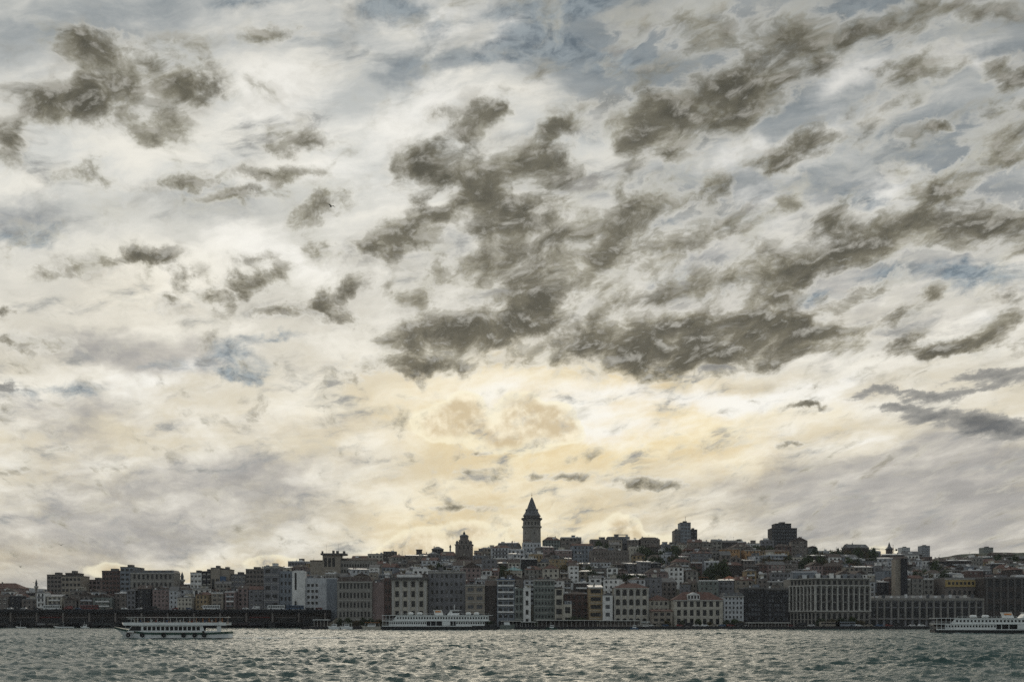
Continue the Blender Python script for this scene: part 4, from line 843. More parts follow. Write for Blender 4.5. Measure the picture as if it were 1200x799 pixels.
roofs = [('hip','red'),('hip','red'),('hip','brownroof'),('hip','brownroof'),('gablex','red'),('gabley','brownroof'),('gablex','brownroof'),('flat','bitumen'),('flat','bitumen'),('flat','bitumen'),('flat','slate'),('shed','zinc'),('gablex','slate'),('hip','slate'),('flat','zinc'),('shed','zinc'),('flat','zinc')]
RW = {'red':'red roofed','brownroof':'brown roofed','slate':'slate roofed','bitumen':'flat roofed','zinc':'metal roofed'}
houses = []
hr = random.Random(21)
for k, (Yr, t) in enumerate(ROWS):
    px = -46.0
    if k == 0: px = 396.0
    while px < 1250:
        wpx = (hr.uniform(9, 19) if hr.random() < .8 else hr.uniform(18, 27)); Y = Yr + hr.uniform(-7, 7)
        if k == 5: Y = Yr + hr.uniform(-4, 6)
        if k == 1 and px < 398: Y = 727 + hr.uniform(-4, 3)
        x0, x1 = W(px, Y), W(px+wpx, Y); d = hr.uniform(9, 13)
        step = wpx*hr.uniform(.93, 1.05); pxc = px+wpx/2
        if not free(x0, x1, Y, Y+d) or (pxc < 60 and k > 3) or (k == 1 and 303 < pxc < 399) or (k == 0 and pxc < 396):
            px += 3; continue
        ytop = row_top(pxc, k) + hr.gauss(0, 2.6) + (hr.uniform(-2,1.5) if k < 5 else hr.uniform(-2.5, 1.5))
        Zt = Zp(ytop, Y); gz = min(ground_z(x0, Y), ground_z(x1, Y)) - 1.0; h = max(5.0, Zt-gz)
        w = x1-x0; wall = hr.choice(pal); rf, rm = hr.choice(roofs); rz = R(hr.gauss(0, 9))
        houses.append(dict(px=pxc, k=k, wall=wall, rm=rm, rf=rf, w=w, h=h, d=d, x=(x0+x1)/2, Y=Y, gz=gz, rz=rz))
        USED.append((x0+.2, x1-.2, Y, Y+d)); px += step
rankc = {}
for hs in sorted(houses, key=lambda q: q['px']):
    mk = min(MARKS, key=lambda m_: abs(m_[0]-hs['px'])); hs['mark'] = mk; rankc.setdefault((hs['k'], mk[0], hs['px'] < mk[0]), []).append(hs)
for key, ls in rankc.items():
    ls.sort(key=lambda q: abs(q['px']-key[1]))
    for i, hs in enumerate(ls):
        kind = 'block' if hs['rm'] in ('bitumen',) and hs['h'] > 13 else 'house'
        kw = 'house' if kind == 'house' else 'block'
        hs['kind'] = kind
        hs['label'] = f"{WORD.get(hs['wall'], hs['wall'])} {RW[hs['rm']]} {kw} {ROWTXT[hs['k']]}, {ORD[i]} {'left' if key[2] else 'right'} of {hs['mark'][1]}"
for hs in houses:
    w, h, d = hs['w'], hs['h'], hs['d']
    root = thing('hillside_house' if hs['kind'] == 'house' else 'apartment_block', hs['label'], 'house' if hs['kind'] == 'house' else 'apartments', (hs['x'], hs['Y'], hs['gz']), hs['rz'], 'houses and flats covering the hillside')
    fh = hr.uniform(2.9, 3.5); nf = min(int(h/fh), 4 if hs['k'] > 0 else 6); cols = max(2, int(w/hr.uniform(2.3, 3.4)))
    rows = grid_rows(w, [(h-fh*(i+1)-.1, fh) for i in range(nf)][::-1], cols, hr.uniform(.34,.6), hr.uniform(.42,.58), hr.random()<.15, w*.04)
    b = MB(); facade(b, -w/2, w/2, 0, h, 0, rows); shell(b, w, d, h)
    # window openings on the side walls too
    b.obj('wall', MW[hs['wall']], root)
    put_windows(root, rows, 0, hr.choice([[0,1],[1,4],[4],[1,2],[0,5,1]]), r=hr)
    ro = roof_bits(root, None, w, d, h, M[hs['rm']], hr, hs['rf'])
    if hr.random() < .22 and nf > 1:
        for i in range(1, nf):
            c = MB(); zz_ = h-fh*i-.1; c.box(-w*.36, w*.36, -1.0, -.003, zz_-.1, zz_+.05).box(-w*.36, w*.36, -1.0, -.94, zz_+.05, zz_+.95); c.obj('balcony', MW[hr.choice(['white','grey','pale'])], root)
print('houses', len(houses))

# ================================================================ trees
def crown_mesh(seed, R0=3.0, nclump=34, leaves=34, tall=1.0):
    r = random.Random(seed); b = MB()
    for c in range(nclump):
        while True:
            p = Vector((r.uniform(-1,1), r.uniform(-1,1), r.uniform(-1,1)))
            if .25 < p.length < 1: break
        ctr = Vector((p.x*R0*.8, p.y*R0*.8, p.z*R0*.62*tall)) + Vector((0,0,R0*.8*tall)); cr = R0*r.uniform(.22,.42)
        for l in range(leaves):
            q_ = Vector((r.gauss(0,1), r.gauss(0,1), r.gauss(0,1))).normalized(); pos = ctr + q_*cr*r.uniform(.6,1.1)
            nrm = (q_ + Vector((r.gauss(0,.5), r.gauss(0,.5), r.gauss(0,.5)))).normalized(); a = nrm.orthogonal().normalized(); bb_ = nrm.cross(a); sz = r.uniform(.18,.42)
            b.add([tuple(pos-a*sz), tuple(pos+bb_*sz*.6), tuple(pos+a*sz), tuple(pos-bb_*sz*.6)], [(0,1,2,3)])
    return b
def trunk_mesh(seed, R0=3.0, tall=1.0):
    r = random.Random(seed); b = MB(); b.bar((0,0,-1),(0,0,R0*.8*tall),.28,6,r2=.14)
    for i in range(5):
        a = 6.28*i/5; b.bar((0,0,R0*(.3+.1*i)*tall),(math.cos(a)*R0*.5, math.sin(a)*R0*.5, R0*1.0*tall),.1,4,r2=.04)
    return b
CR = [[crown_mesh(i*7+1, 3.0, 36, 34, tl).mesh('crown', LEAF[i % 3]) for i, tl in ((0,1.0),(1,1.15),(2,.9))], None]
TR = trunk_mesh(3).mesh('trunk', M['trunk'])
trees = []
def tree(px, py, Y, size, v, label=None, grp='trees among the houses'):
    x = W(px, Y)
    if grp != 'trees along the quay':      # rooted on the ground in front of a row of houses
        rows_ = [r_[0] for r_ in ROWS]; k = min(range(6), key=lambda i: abs(rows_[i]-Y)); Y = rows_[k] - 8.5 + hr.uniform(-1, 1)
        if px < 398: Y = max(Y, 735.0)
        x = W(px, Y)
    z = ground_z(x, Y) - .2; root = thing('tree', label, 'tree', (x, Y, z), hr.uniform(0,6.28), grp)
    sz_ = size*hr.uniform(.85,1.2)
    if grp != 'trees along the quay': sz_ = max(1.0, min(3.4, (Zp(py-8, Y)-z)/5.3)); size = max(size, sz_*.55)
    root.scale = (size, size, sz_); put('trunk', TR, root); put('crown', CR[0][v % 3], root); trees.append((root, px, py)); return root
tr = random.Random(5)
zones = [(746,800,644,668,800,28),(640,700,660,690,725,8),(800,850,662,686,725,12),(890,1010,650,676,765,18),(1080,1112,655,690,760,7),(1060,1110,664,690,700,5),(470,540,655,680,725,7),(560,600,660,684,725,5),(690,760,668,692,700,8),(350,400,680,700,712,4),(950,1028,646,652,850,8),(1166,1215,655,670,850,18),(700,712,640,644,850,2),(60,118,690,714,742,9),(268,330,690,716,712,8),(880,905,643,648,845,5),(1134,1143,654,664,862,4)]
cnt = {}
ZT = {746:'on the green slope below the stepped high rise',640:'among houses below and right of the round tower',800:'below the bright orange block',890:'on the slope above the ornate hotel',1080:'right of the twin shaft tower',1060:'beside the twin shaft tower',470:'below the skyline left of the belfry',560:'behind the blue topped building',690:'above the arched window building',350:'behind the slotted pylon office',950:'on the ridge left of the crane',1166:'in the wood on the far right hill',700:'on the skyline right of the round tower',60:'behind the bridge under the left blocks',268:'behind the bridge bus',880:'at the left foot of the black slab high rise',1134:'between the two orange brown barracks'}
HUE = ['dark green','olive green','brownish']
for (a, c_, p0, p1, Y, nn) in zones:
    items = []
    for i in range(nn):
        items.append((a + (c_-a)*(i+.5)/nn + tr.uniform(-1.5,1.5), tr.uniform(p0,p1), Y+tr.uniform(-9,9), tr.uniform(.8,1.5), tr.randrange(3)))
    for i, (px, py, Yy, sz, v_k) in enumerate(items):
        n_ = i+1; sfx = {1:'st',2:'nd',3:'rd'}.get(n_ if n_ < 20 else n_ % 10, 'th')
        if px/1: tree(px, py, Yy, sz, v_k, f"{HUE[v_k]} tree {ZT[a]}, {n_}{sfx} from left")
# quayside trees in front of the buildings
QT = [(398,.9),(408,1.0),(417,.95),(426,1.05),(434,1.0),(444,.9),(575,.7),(642,.8),(672,1.35),(682,1.2),(626,.8),(782,.8),(852,1.0),(861,1.1),(868,.9),(800,.7),(818,.9),(832,.8),(962,1.1),(975,1.25),(986,1.2),(998,1.0),(1008,1.0),(958,.8)]
for i, (px, sz) in enumerate(sorted(QT)):
    tree(px, 732.6, 623 if px > 700 else 627, sz, i, f"quayside {HUE[i%3]} tree, number {i+1} of the quay trees from the left", 'trees along the quay')

# ================================================================ bridge
def bridge():
    Y = 690; xa, xb = W(-110, Y), W(381, Y); top = Zp(714, Y); w = xb-xa; D = 24
    root = thing('road_bridge', 'long dark double deck bridge low over the water on the left', 'bridge', ((xa+xb)/2, Y, 0)); USED.append((xa, xb, Y-2, Y+D))
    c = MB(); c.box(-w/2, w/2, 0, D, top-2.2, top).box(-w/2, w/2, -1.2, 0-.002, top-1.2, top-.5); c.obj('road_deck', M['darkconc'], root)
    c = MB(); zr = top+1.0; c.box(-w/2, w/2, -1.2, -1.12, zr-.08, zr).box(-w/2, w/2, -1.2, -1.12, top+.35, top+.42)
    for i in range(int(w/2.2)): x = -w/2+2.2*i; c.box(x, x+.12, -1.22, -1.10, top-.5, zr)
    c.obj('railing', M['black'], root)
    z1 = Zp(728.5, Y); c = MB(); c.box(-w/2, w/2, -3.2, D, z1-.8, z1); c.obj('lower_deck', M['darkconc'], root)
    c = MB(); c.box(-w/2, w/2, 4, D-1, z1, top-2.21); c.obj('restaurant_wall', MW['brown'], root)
    n = int(w/16.7); bay = w/n
    for i in range(n+1):
        x = -w/2+bay*i; c = MB(); c.box(x-.5, x+.5, -.8, 1, z1, top-2.2); c.obj('column', MW['taupe'], root)
        if i % 2 == 0: c = MB(); c.box(x-2, x+2, -2, D-1, -3, z1-.8); c.obj('pontoon', M['hull'], root)
    for i in range(n):
        x = -w/2+bay*(i+.5); c = MB(); c.box(x-bay*.36, x+bay*.36, 3.0, 3.9, z1+.01, z1+2.9); o = c.obj('restaurant_front', M['glass'], root)
        d = MB(); d.add([(x-bay*.4,-.6,z1+2.9),(x+bay*.4,-.6,z1+2.9),(x+bay*.4,3.9,z1+3.6),(x-bay*.4,3.9,z1+3.6),(x-bay*.4,-.6,z1+3.0),(x+bay*.4,-.6,z1+3.0),(x+bay*.4,3.9,z1+3.7),(x-bay*.4,3.9,z1+3.7)],[(0,1,5,4),(1,2,6,5),(2,3,7,6),(3,0,4,7),(4,5,6,7),(3,2,1,0)]); d.obj('awning', M['redpaint'] if i % 4 == 1 else (M['trimdark'] if i % 2 else MW['taupe']), root)
    return top, Y
btop, bY = bridge()
def lamp(px, Y, z, h, label, grp):
    root = thing('street_lamp', label, 'street lamp', (W(px,Y), Y, z), 0, grp); c = MB(); c.bar((0,0,0),(0,0,h),.12,6,r2=.06).bar((-1.1,0,h),(1.1,0,h),.05,4); c.obj('post', M['black'], root)
    for s_ in (-1.1, 1.1): d = MB(); d.box(s_-.35, s_+.35, -.15, .15, h-.12, h+.06); d.obj('lamp_head', M['zinc'], root)
for i, px in enumerate(range(8, 380, 31)):
    lamp(px, bY+.6, btop, 8.0, f"double armed lamp on the bridge, number {i+1} from the left", 'lamps along the bridge')
for i, px in enumerate([440, 475, 512, 548, 590, 655, 705, 745, 790, 842, 900, 940, 1022, 1058, 1092]):
    lamp(px, 608, 1.5, 7.0, f"double armed lamp on the quay, number {i+1} from the left", 'lamps along the quay')

# ---- vehicles
def vehicle(kind, label, px, Y, z, col, grp, flip=1):
    root = thing(kind, label, {'bus':'bus','parked_car':'car','van':'van'}[kind], (W(px,Y), Y, z), 0 if flip > 0 else math.pi, grp)
    if kind == 'bus':
        L, Hh, wd = 11.5, 3.0, 2.5; c = MB(); c.box(-L/2, L/2, -wd/2, wd/2, .35, Hh-.15).box(-L/2+.2, L/2-.2, -wd/2+.15, wd/2-.15, Hh-.15, Hh); c.obj('body', col, root)
        for i in range(7):
            for sy in (-1,1): x = -L/2+.5+i*1.55; d = MB(); d.box(x, x+1.35, sy*wd/2-.02, sy*wd/2+.02, 1.5, 2.5); d.obj('window', M['glass'], root)
        d = MB(); d.box(L/2-.02, L/2+.03, -wd/2+.15, wd/2-.15, 1.3, 2.6); d.obj('windscreen', M['glass'], root); wx = (-3.6, 3.6); wr = .5
    elif kind == 'van':
        L, Hh, wd = 5.4, 2.4, 2.0; c = MB(); c.add([(-L/2,-1,.4),(L/2,-1,.4),(L/2,-1,1.2),(L/2-.9,-1,1.5),(L/2-1.5,-1,Hh),(-L/2,-1,Hh),(-L/2,1,.4),(L/2,1,.4),(L/2,1,1.2),(L/2-.9,1,1.5),(L/2-1.5,1,Hh),(-L/2,1,Hh)],[(0,1,2,3,4,5),(11,10,9,8,7,6),(0,6,7,1),(1,7,8,2),(2,8,9,3),(3,9,10,4),(4,10,11,5),(5,11,6,0)]); c.obj('body', col, root)
        for sy in (-1,1): d = MB(); d.box(L/2-2.6, L/2-1.7, sy-.02, sy+.02, 1.45, 2.1); d.obj('window', M['glass'], root)
        wx = (-1.6, 1.7); wr = .36
    else:
        L, Hh, wd = 4.3, 1.45, 1.75; y = wd/2; pr = [(-L/2,.35),(L/2,.35),(L/2,.75),(L/2-.9,.92),(L/2-1.7,Hh),(-L/2+.8,Hh),(-L/2+.1,.95)]
        c = MB(); k_ = len(pr); c.add([(a,-y,b_) for a,b_ in pr]+[(a,y,b_) for a,b_ in pr],[tuple(range(k_)),tuple(reversed(range(k_,2*k_)))]+[(i,i+k_,(i+1)%k_+k_,(i+1)%k_) for i in range(k_)]); c.obj('body', col, root)
        for sy in (-1,1):
            for (a0,a1) in ((-1.0,-.1),(.0,.8)): d = MB(); d.add([(a0,sy*(y+.01),.92),(a1,sy*(y+.01),.92),(a1-(.3 if a1>.5 else 0),sy*(y+.01),1.36),(a0,sy*(y+.01),1.36)],[(0,1,2,3)]); d.obj('window', M['glass'], root)
        wx = (-1.35, 1.35); wr = .32
    for x in wx:
        for sy in (-1,1): d = MB(); wy = sy*(wd/2-.12); d.bar((x,wy-.12,wr),(x,wy+.12,wr),wr,10); d.obj('wheel', M['rubber'], root)
    return root
vehicle('bus', 'white bus on the bridge just left of the slotted pylon office', 324, bY+5, btop, M['white'], None)
vehicle('bus', 'dark roofed bus on the bridge next to the white bus', 346, bY+5, btop, M['bluepaint'], None)
vehicle('bus', 'long white bus on the bridge behind the excursion boat stern', 248, bY+5, btop, M['white'], None)
vehicle('bus', 'white bus on the bridge below the leftmost tower block', 61, bY+5, btop, M['white'], None)
vehicle('bus', 'brown red bus on the bridge below the small pinkish block', 105, bY+5, btop, M['redpaint'], None)
cc = [M['white'], M['zinc'], M['black'], M['redpaint'], M['bluepaint'], MW['beige']]; cw = ['white','silver','black','red','blue','beige']
for i, px in enumerate([12, 28, 44, 80, 92, 128, 146, 163, 182, 205, 222, 272, 288, 300, 362, 374]):
    vehicle('van' if i % 5 == 3 else 'parked_car', f"{cw[i%6]} {'van' if i % 5 == 3 else 'car'} on the bridge, number {i+1} of the bridge cars from the left", px, bY+3, btop, cc[i%6], 'cars and vans crossing the bridge', -1 if i % 2 else 1)
for i, px in enumerate([762, 771, 779, 797, 806, 815, 826, 836, 846, 856, 866, 877, 889, 899, 912, 925, 938, 950, 1006, 1018, 1030, 1042, 1054, 1068, 1080, 1094]):
    vehicle('van' if i % 6 == 4 else 'parked_car', f"{cw[(i*5)%6]} {'van' if i % 6 == 4 else 'car'} parked on the quay, number {i+1} of the quay cars from the left", px, 608, 1.506, cc[(i*5)%6], 'cars and vans parked on the quay', -1 if i % 3 else 1)
vehicle('bus', 'pale brown coach parked in front of the hotel, left of the blue coach', 972, 604, 1.506, MW['beige'], None)
vehicle('bus', 'light blue coach parked in front of the hotel', 990, 604, 1.506, MW['bluish'], None)

# ================================================================ boats
def loft(b, secs, mi=0):
    """secs: list of (x, [(y,z)...]) half sections, mirrored"""
    n_ = len(secs[0][1]); vs = []
    for (x, pr) in secs: vs += [(x+(q_[2] if len(q_) > 2 else 0), q_[0], q_[1]) for q_ in pr] + [(x+(q_[2] if len(q_) > 2 else 0), -q_[0], q_[1]) for q_ in reversed(pr)]
    m_ = 2*n_; fs = []
    for j in range(len(secs)-1):
        for i in range(m_): fs.append((j*m_+i, j*m_+(i+1)%m_, (j+1)*m_+(i+1)%m_, (j+1)*m_+i))
    fs += [tuple(range(m_)), tuple(reversed(range((len(secs)-1)*m_, len(secs)*m_)))]
    b.add(vs, fs, mi)
def hull_secs(L, beam, zk, sheer, rake=4.5):
    out = []
    for i in range(15):
        t = i/14; x = -L/2 + L*t; bw_ = beam/2*min(1, (max(t,.004)/.28))**.6*(1-.14*max(0,(t-.75)/.25)); sh = sheer(t); rk = min(rake, L*.14)*max(0, 1-t/.3)
        out.append((x, [(0.0, zk, rk), (bw_*.72, zk+.05, rk), (bw_*.94, 0.3, rk*.72), (bw_, sh, 0.0)]))
    return out
def walls_with_windows(root, name, m_, x0, x1, y, z0, z1, n_, ww, zb, zh, wname='window', style=4, both=True):
    """a long deckhouse wall on both sides with real openings"""
    w = x1-x0; bay = w/n_; ops = [(-w/2+bay*(i+.5), bay*ww) for i in range(n_)]
    for sgn in ((-1, 1) if both else (-1,)):
        b = MB(); facade(b, -w/2, w/2, 0, z1-z0, 0, [(zb-z0, zh, ops, False)], .12)
        o = b.obj(name, m_, root, ((x0+x1)/2, sgn*y, z0)); o.rotation_euler.z = 0 if sgn < 0 else math.pi
        if sgn < 0 and len(ops) <= 98:
            for (cx, w_) in ops: put(wname, WIN[style], o, (cx, .03, zb-z0), (w_,1,zh))
        else:
            c = MB(); c.box(-w/2, w/2, .13, .16, zb-z0, zb-z0+zh); c.obj('glazing', M['glass'], o)
def excursion_boat():
    Y = 336; s = Y/F; cx = W(202.5, Y); L = 135*s
    root = thing('excursion_boat', 'white and green two deck excursion boat heading left in front of the bridge', 'boat', (cx, Y, 0.0)); lx = lambda p: (p-202.5)*s; H = lambda p: Zp(p, Y); bm = 6.6
    sheer = lambda t: 2.0 + 1.9*max(0, 1-t/.34)**1.5 + .35*max(0,(t-.8)/.2)
    b = MB(); loft(b, hull_secs(L, bm, -.8, sheer)); b.obj('hull', M['white'], root)
    b = MB(); 
    for (x, pr) in [(q_[0], q_[1]) for q_ in hull_secs(L, bm, -.8, sheer)]: pass
    sec = hull_secs(L+.3, bm+.25, -.8, sheer); loft(b, [(x, [(pr[3][0]*.8, pr[3][1]-.62), (pr[3][0], pr[3][1]-.6), (pr[3][0], pr[3][1]+.04), (pr[3][0]*.8, pr[3][1]+.05)]) for x, pr in sec]); b.obj('rubbing_strake', M['green'], root)
    b = MB(); sec = hull_secs(L+.1, bm+.1, -.8, lambda t: .45); loft(b, [(x, [(pr[3][0]*.78, -.5, pr[0][2]), (pr[3][0]*.93, -.4, pr[0][2]*.95), (pr[3][0]*.97, .3, pr[0][2]*.72), (pr[3][0]*.8, .31, pr[0][2]*.72)]) for x, pr in sec]); b.obj('boot_stripe', M['hull'], root)
    for p in (155, 171, 196, 219, 232, 243):
        for k in range(1):
            d = MB(); z_ = 1.25
            for i in range(12):
                a, a2 = 6.283*i/12, 6.283*(i+1)/12; d.bar((math.cos(a)*.48, -.0, math.sin(a)*.48), (math.cos(a2)*.48, 0, math.sin(a2)*.48), .3, 5)
            d.obj('tyre_fender', M['rubber'], root, (lx(p), -bm/2-.28, z_))
    # main deck house
    x0, x1 = lx(152), lx(262); c = MB(); c.box(x0, x1, -2.9, 2.9, 2.0, 2.12); c.obj('main_deck', M['wood'], root)
    walls_with_windows(root, 'saloon_wall', M['white'], lx(171), lx(238), 2.85, 2.12, 4.55, 13, .78, 2.75, 1.3, style=4)
    c = MB(); c.box(lx(171)+.1, lx(238)-.1, -2.6, 2.6, 2.13, 2.2); c.obj('saloon_floor', M['wood'], root)
    # raked wheelhouse glass at the bow and stern bulkhead
    c = MB(); c.add([(lx(152),-2.6,2.1),(lx(152),2.6,2.1),(lx(158),2.6,4.5),(lx(158),-2.6,4.5),(lx(171),-2.84,2.1),(lx(171),2.84,2.1),(lx(171),2.84,4.5),(lx(171),-2.84,4.5)],[(0,1,2,3),(0,3,7,4),(1,5,6,2),(3,2,6,7)]); wh = c.obj('forward_cabin', M['white'], root)
    c = MB(); c.add([(lx(154.5),-2.75,2.7),(lx(169),-2.9,2.7),(lx(169),-2.9,4.1),(lx(158),-2.75,4.1)],[(0,1,2,3)]); c.obj('cabin_glass', M['glass'], wh)
    c = MB(); c.add([(lx(153)-.05,-2.2,2.5),(lx(153)-.05,2.2,2.5),(lx(157)-.05,2.2,4.15),(lx(157)-.05,-2.2,4.15)],[(3,2,1,0)]); c.obj('windscreen', M['glass'], wh)
    c = MB(); c.add([(lx(238),-2.86,2.12),(lx(243),-2.86,2.12),(lx(240.5),-2.86,4.5),(lx(238),-2.86,4.5)],[(0,1,2,3)]); c.box(lx(257), lx(262), -2.9, -2.8, 2.12, 4.5).box(lx(240), lx(262), -2.86, -2.8, 2.12, 2.6); c.obj('stern_screen', M['white'], root)
    # upper deck slab and its rail (slightly rising forward)
    c = MB(); c.box(lx(151), lx(267), -3.3, 3.3, 4.5, 4.72).box(lx(149), lx(268), -3.36, -3.3, 4.4, 5.35).box(lx(149), lx(268), 3.3, 3.36, 4.4, 5.35); c.add([(lx(149),-3.36,4.4),(lx(149),3.36,4.4),(lx(146),2.4,5.3),(lx(146),-2.4,5.3)],[(0,1,2,3)]); c.obj('upper_deck', M['white'], root)
    for i in range(15):
        for sy in (-1,1):
            d = MB(); x = lx(158)+i*(lx(264)-lx(158))/14; d.bar((x, sy*3.2, 4.7), (x, sy*3.2, 6.95), .06, 5); d.obj('roof_post', M['orange'] if i > 9 else M['white'], root)
    c = MB(); c.box(lx(155), lx(267), -3.5, 3.5, 6.95, 7.12); c.add([(lx(155),-3.5,6.95),(lx(155),3.5,6.95),(lx(155),3.5,7.12),(lx(155),-3.5,7.12),(lx(151),-2.6,6.95),(lx(151),2.6,6.95),(lx(151),2.6,7.1),(lx(151),-2.6,7.1)],[(0,4,7,3),(4,5,6,7),(5,1,2,6),(3,7,6,2),(0,1,5,4)]); c.obj('canopy_roof', M['awning'], root)
    c = MB(); c.box(lx(152), lx(160), -1.8, 1.8, 4.72, 6.7); wh2 = c.obj('wheelhouse', M['white'], root); d = MB(); d.box(lx(152)-.03, lx(159), -1.84, 1.84, 5.4, 6.4); d.obj('wheelhouse_glass', M['glass'], wh2)
    for k in range(11):
        for sy in (-1.7, 0, 1.7):
            d = MB(); x = lx(170)+k*2.4; d.box(x, x+.5, sy-.5, sy+.5, 5.05, 5.15).box(x+.42, x+.5, sy-.5, sy+.5, 5.15, 5.7).box(x+.05, x+.4, sy-.45, sy-.4, 4.72, 5.05).box(x+.05, x+.4, sy+.4, sy+.45, 4.72, 5.05); d.obj('bench', M['seat'] if k % 3 else M['orange'], root)
    for k in range(10):
        d = MB(); x = lx(176)+k*1.75; d.box(x, x+.45, -2.3, -1.6, 2.9, 3.0).box(x+.37, x+.45, -2.3, -1.6, 3.0, 3.85).box(x+.1, x+.3, -2.1, -1.8, 2.2, 2.9); d.obj('seat', M['seat'], root)
    c = MB(); c.bar((lx(147),0,3.2),(lx(147),0,5.0),.06,5).bar((lx(266),0,4.6),(lx(268),0,7.4),.05,5); c.obj('flag_pole', M['white'], root)
    # faces on board: passengers
    return root, Y, lx
exb, exY, exlx = excursion_boat()

# ---- passengers: one continuous skinned body each (shared mesh per pose)
def body_mesh(name, joints, edges, radii, m_):
    me = bpy.data.meshes.new(name); me.from_pydata(joints, edges, []); me.materials.append(m_)
    o = bpy.data.objects.new('person_form', me); COL.objects.link(o); o.modifiers.new('skin', 'SKIN'); 
    for v_k, r_k in zip(me.skin_vertices[0].data, radii): v_k.radius = (r_k, r_k*.85)
    me.skin_vertices[0].data[0].use_root = True
    sub = o.modifiers.new('sub', 'SUBSURF'); sub.levels = 1; sub.render_levels = 1
    dg = bpy.context.evaluated_depsgraph_get(); out_ = bpy.data.meshes.new_from_object(o.evaluated_get(dg)); bpy.data.objects.remove(o); bpy.data.meshes.remove(me)
    out_.name = name; return out_
J = [(0,0,.92),(0,0,1.12),(0,0,1.38),(0,0,1.50),(0,-.01,1.60),(0,-.02,1.70),(.10,0,.88),(.11,-.02,.48),(.11,.02,.07),(.11,-.14,.04),(-.10,0,.88),(-.11,-.02,.48),(-.11,.02,.07),(-.11,-.14,.04),
     (.19,0,1.40),(.25,.02,1.12),(.24,-.06,.86),(.24,-.09,.78),(-.19,0,1.40),(-.25,.02,1.12),(-.24,-.06,.86),(-.24,-.09,.78)]
E = [(0,1),(1,2),(2,3),(3,4),(4,5),(0,6),(6,7),(7,8),(8,9),(0,10),(10,11),(11,12),(12,13),(2,14),(14,15),(15,16),(16,17),(2,18),(18,19),(19,20),(20,21)]
RD = [.15,.14,.16,.06,.095,.10,.10,.07,.05,.045,.10,.07,.05,.045,.07,.052,.04,.042,.07,.052,.04,.042]
coats = [mat('dark coat', (.03,.03,.035), .8, .1), mat('red jacket', (.3,.05,.04), .8, .1), mat('light shirt', (.5,.5,.48), .8, .1), mat('blue jacket', (.06,.1,.2), .8, .1)]
skin = mat('skin', (.42,.27,.2), .6, 0.0); hairm = mat('dark hair', (.02,.015,.01), .7, 0.0)
PB = [body_mesh('body', J, E, RD, m_) for m_ in coats]
hd = MB(); hd.lathe([(.03,-.12),(.07,-.09),(.088,-.02),(.09,.04),(.07,.1),(.03,.13)], k=10); hd.add([(-.015,-.085,.0),(.015,-.085,.0),(0,-.115,-.02),(0,-.085,.03)], [(0,1,2),(0,2,3),(2,1,3)]); HEAD = hd.mesh('head', skin, True)
hh_ = MB(); hh_.lathe([(.098,.01),(.1,.06),(.08,.12),(.03,.145)], 0, .012, 10); HAIR = hh_.mesh('hair', hairm, True)
CN = ['dark coat','red jacket','light shirt','blue jacket']
def person(x, y, z, v_k, label, grp, rz=0.0):
    root = thing('person', label, 'person', (x,y,z), rz, grp); bdy = put('body', PB[v_k], root)
    put('head', HEAD, root, (0,-.02,1.66)); put('hair', HAIR, root, (0,-.02,1.67))
for i, p in enumerate([163,168,174,181,186,193,199,206,214,221,228,236,243,251,258]):
    person(W(p, exY), exY-2.55, 4.72, [0,3,0,2,1,0,3,0,2,0,1,0,3,2,0][i], f"passenger in {CN[[0,3,0,2,1,0,3,0,2,0,1,0,3,2,0][i]]} standing at the upper rail, number {i+1} from the bow", 'passengers on the upper deck of the excursion boat', rng.uniform(-1.2,1.2))

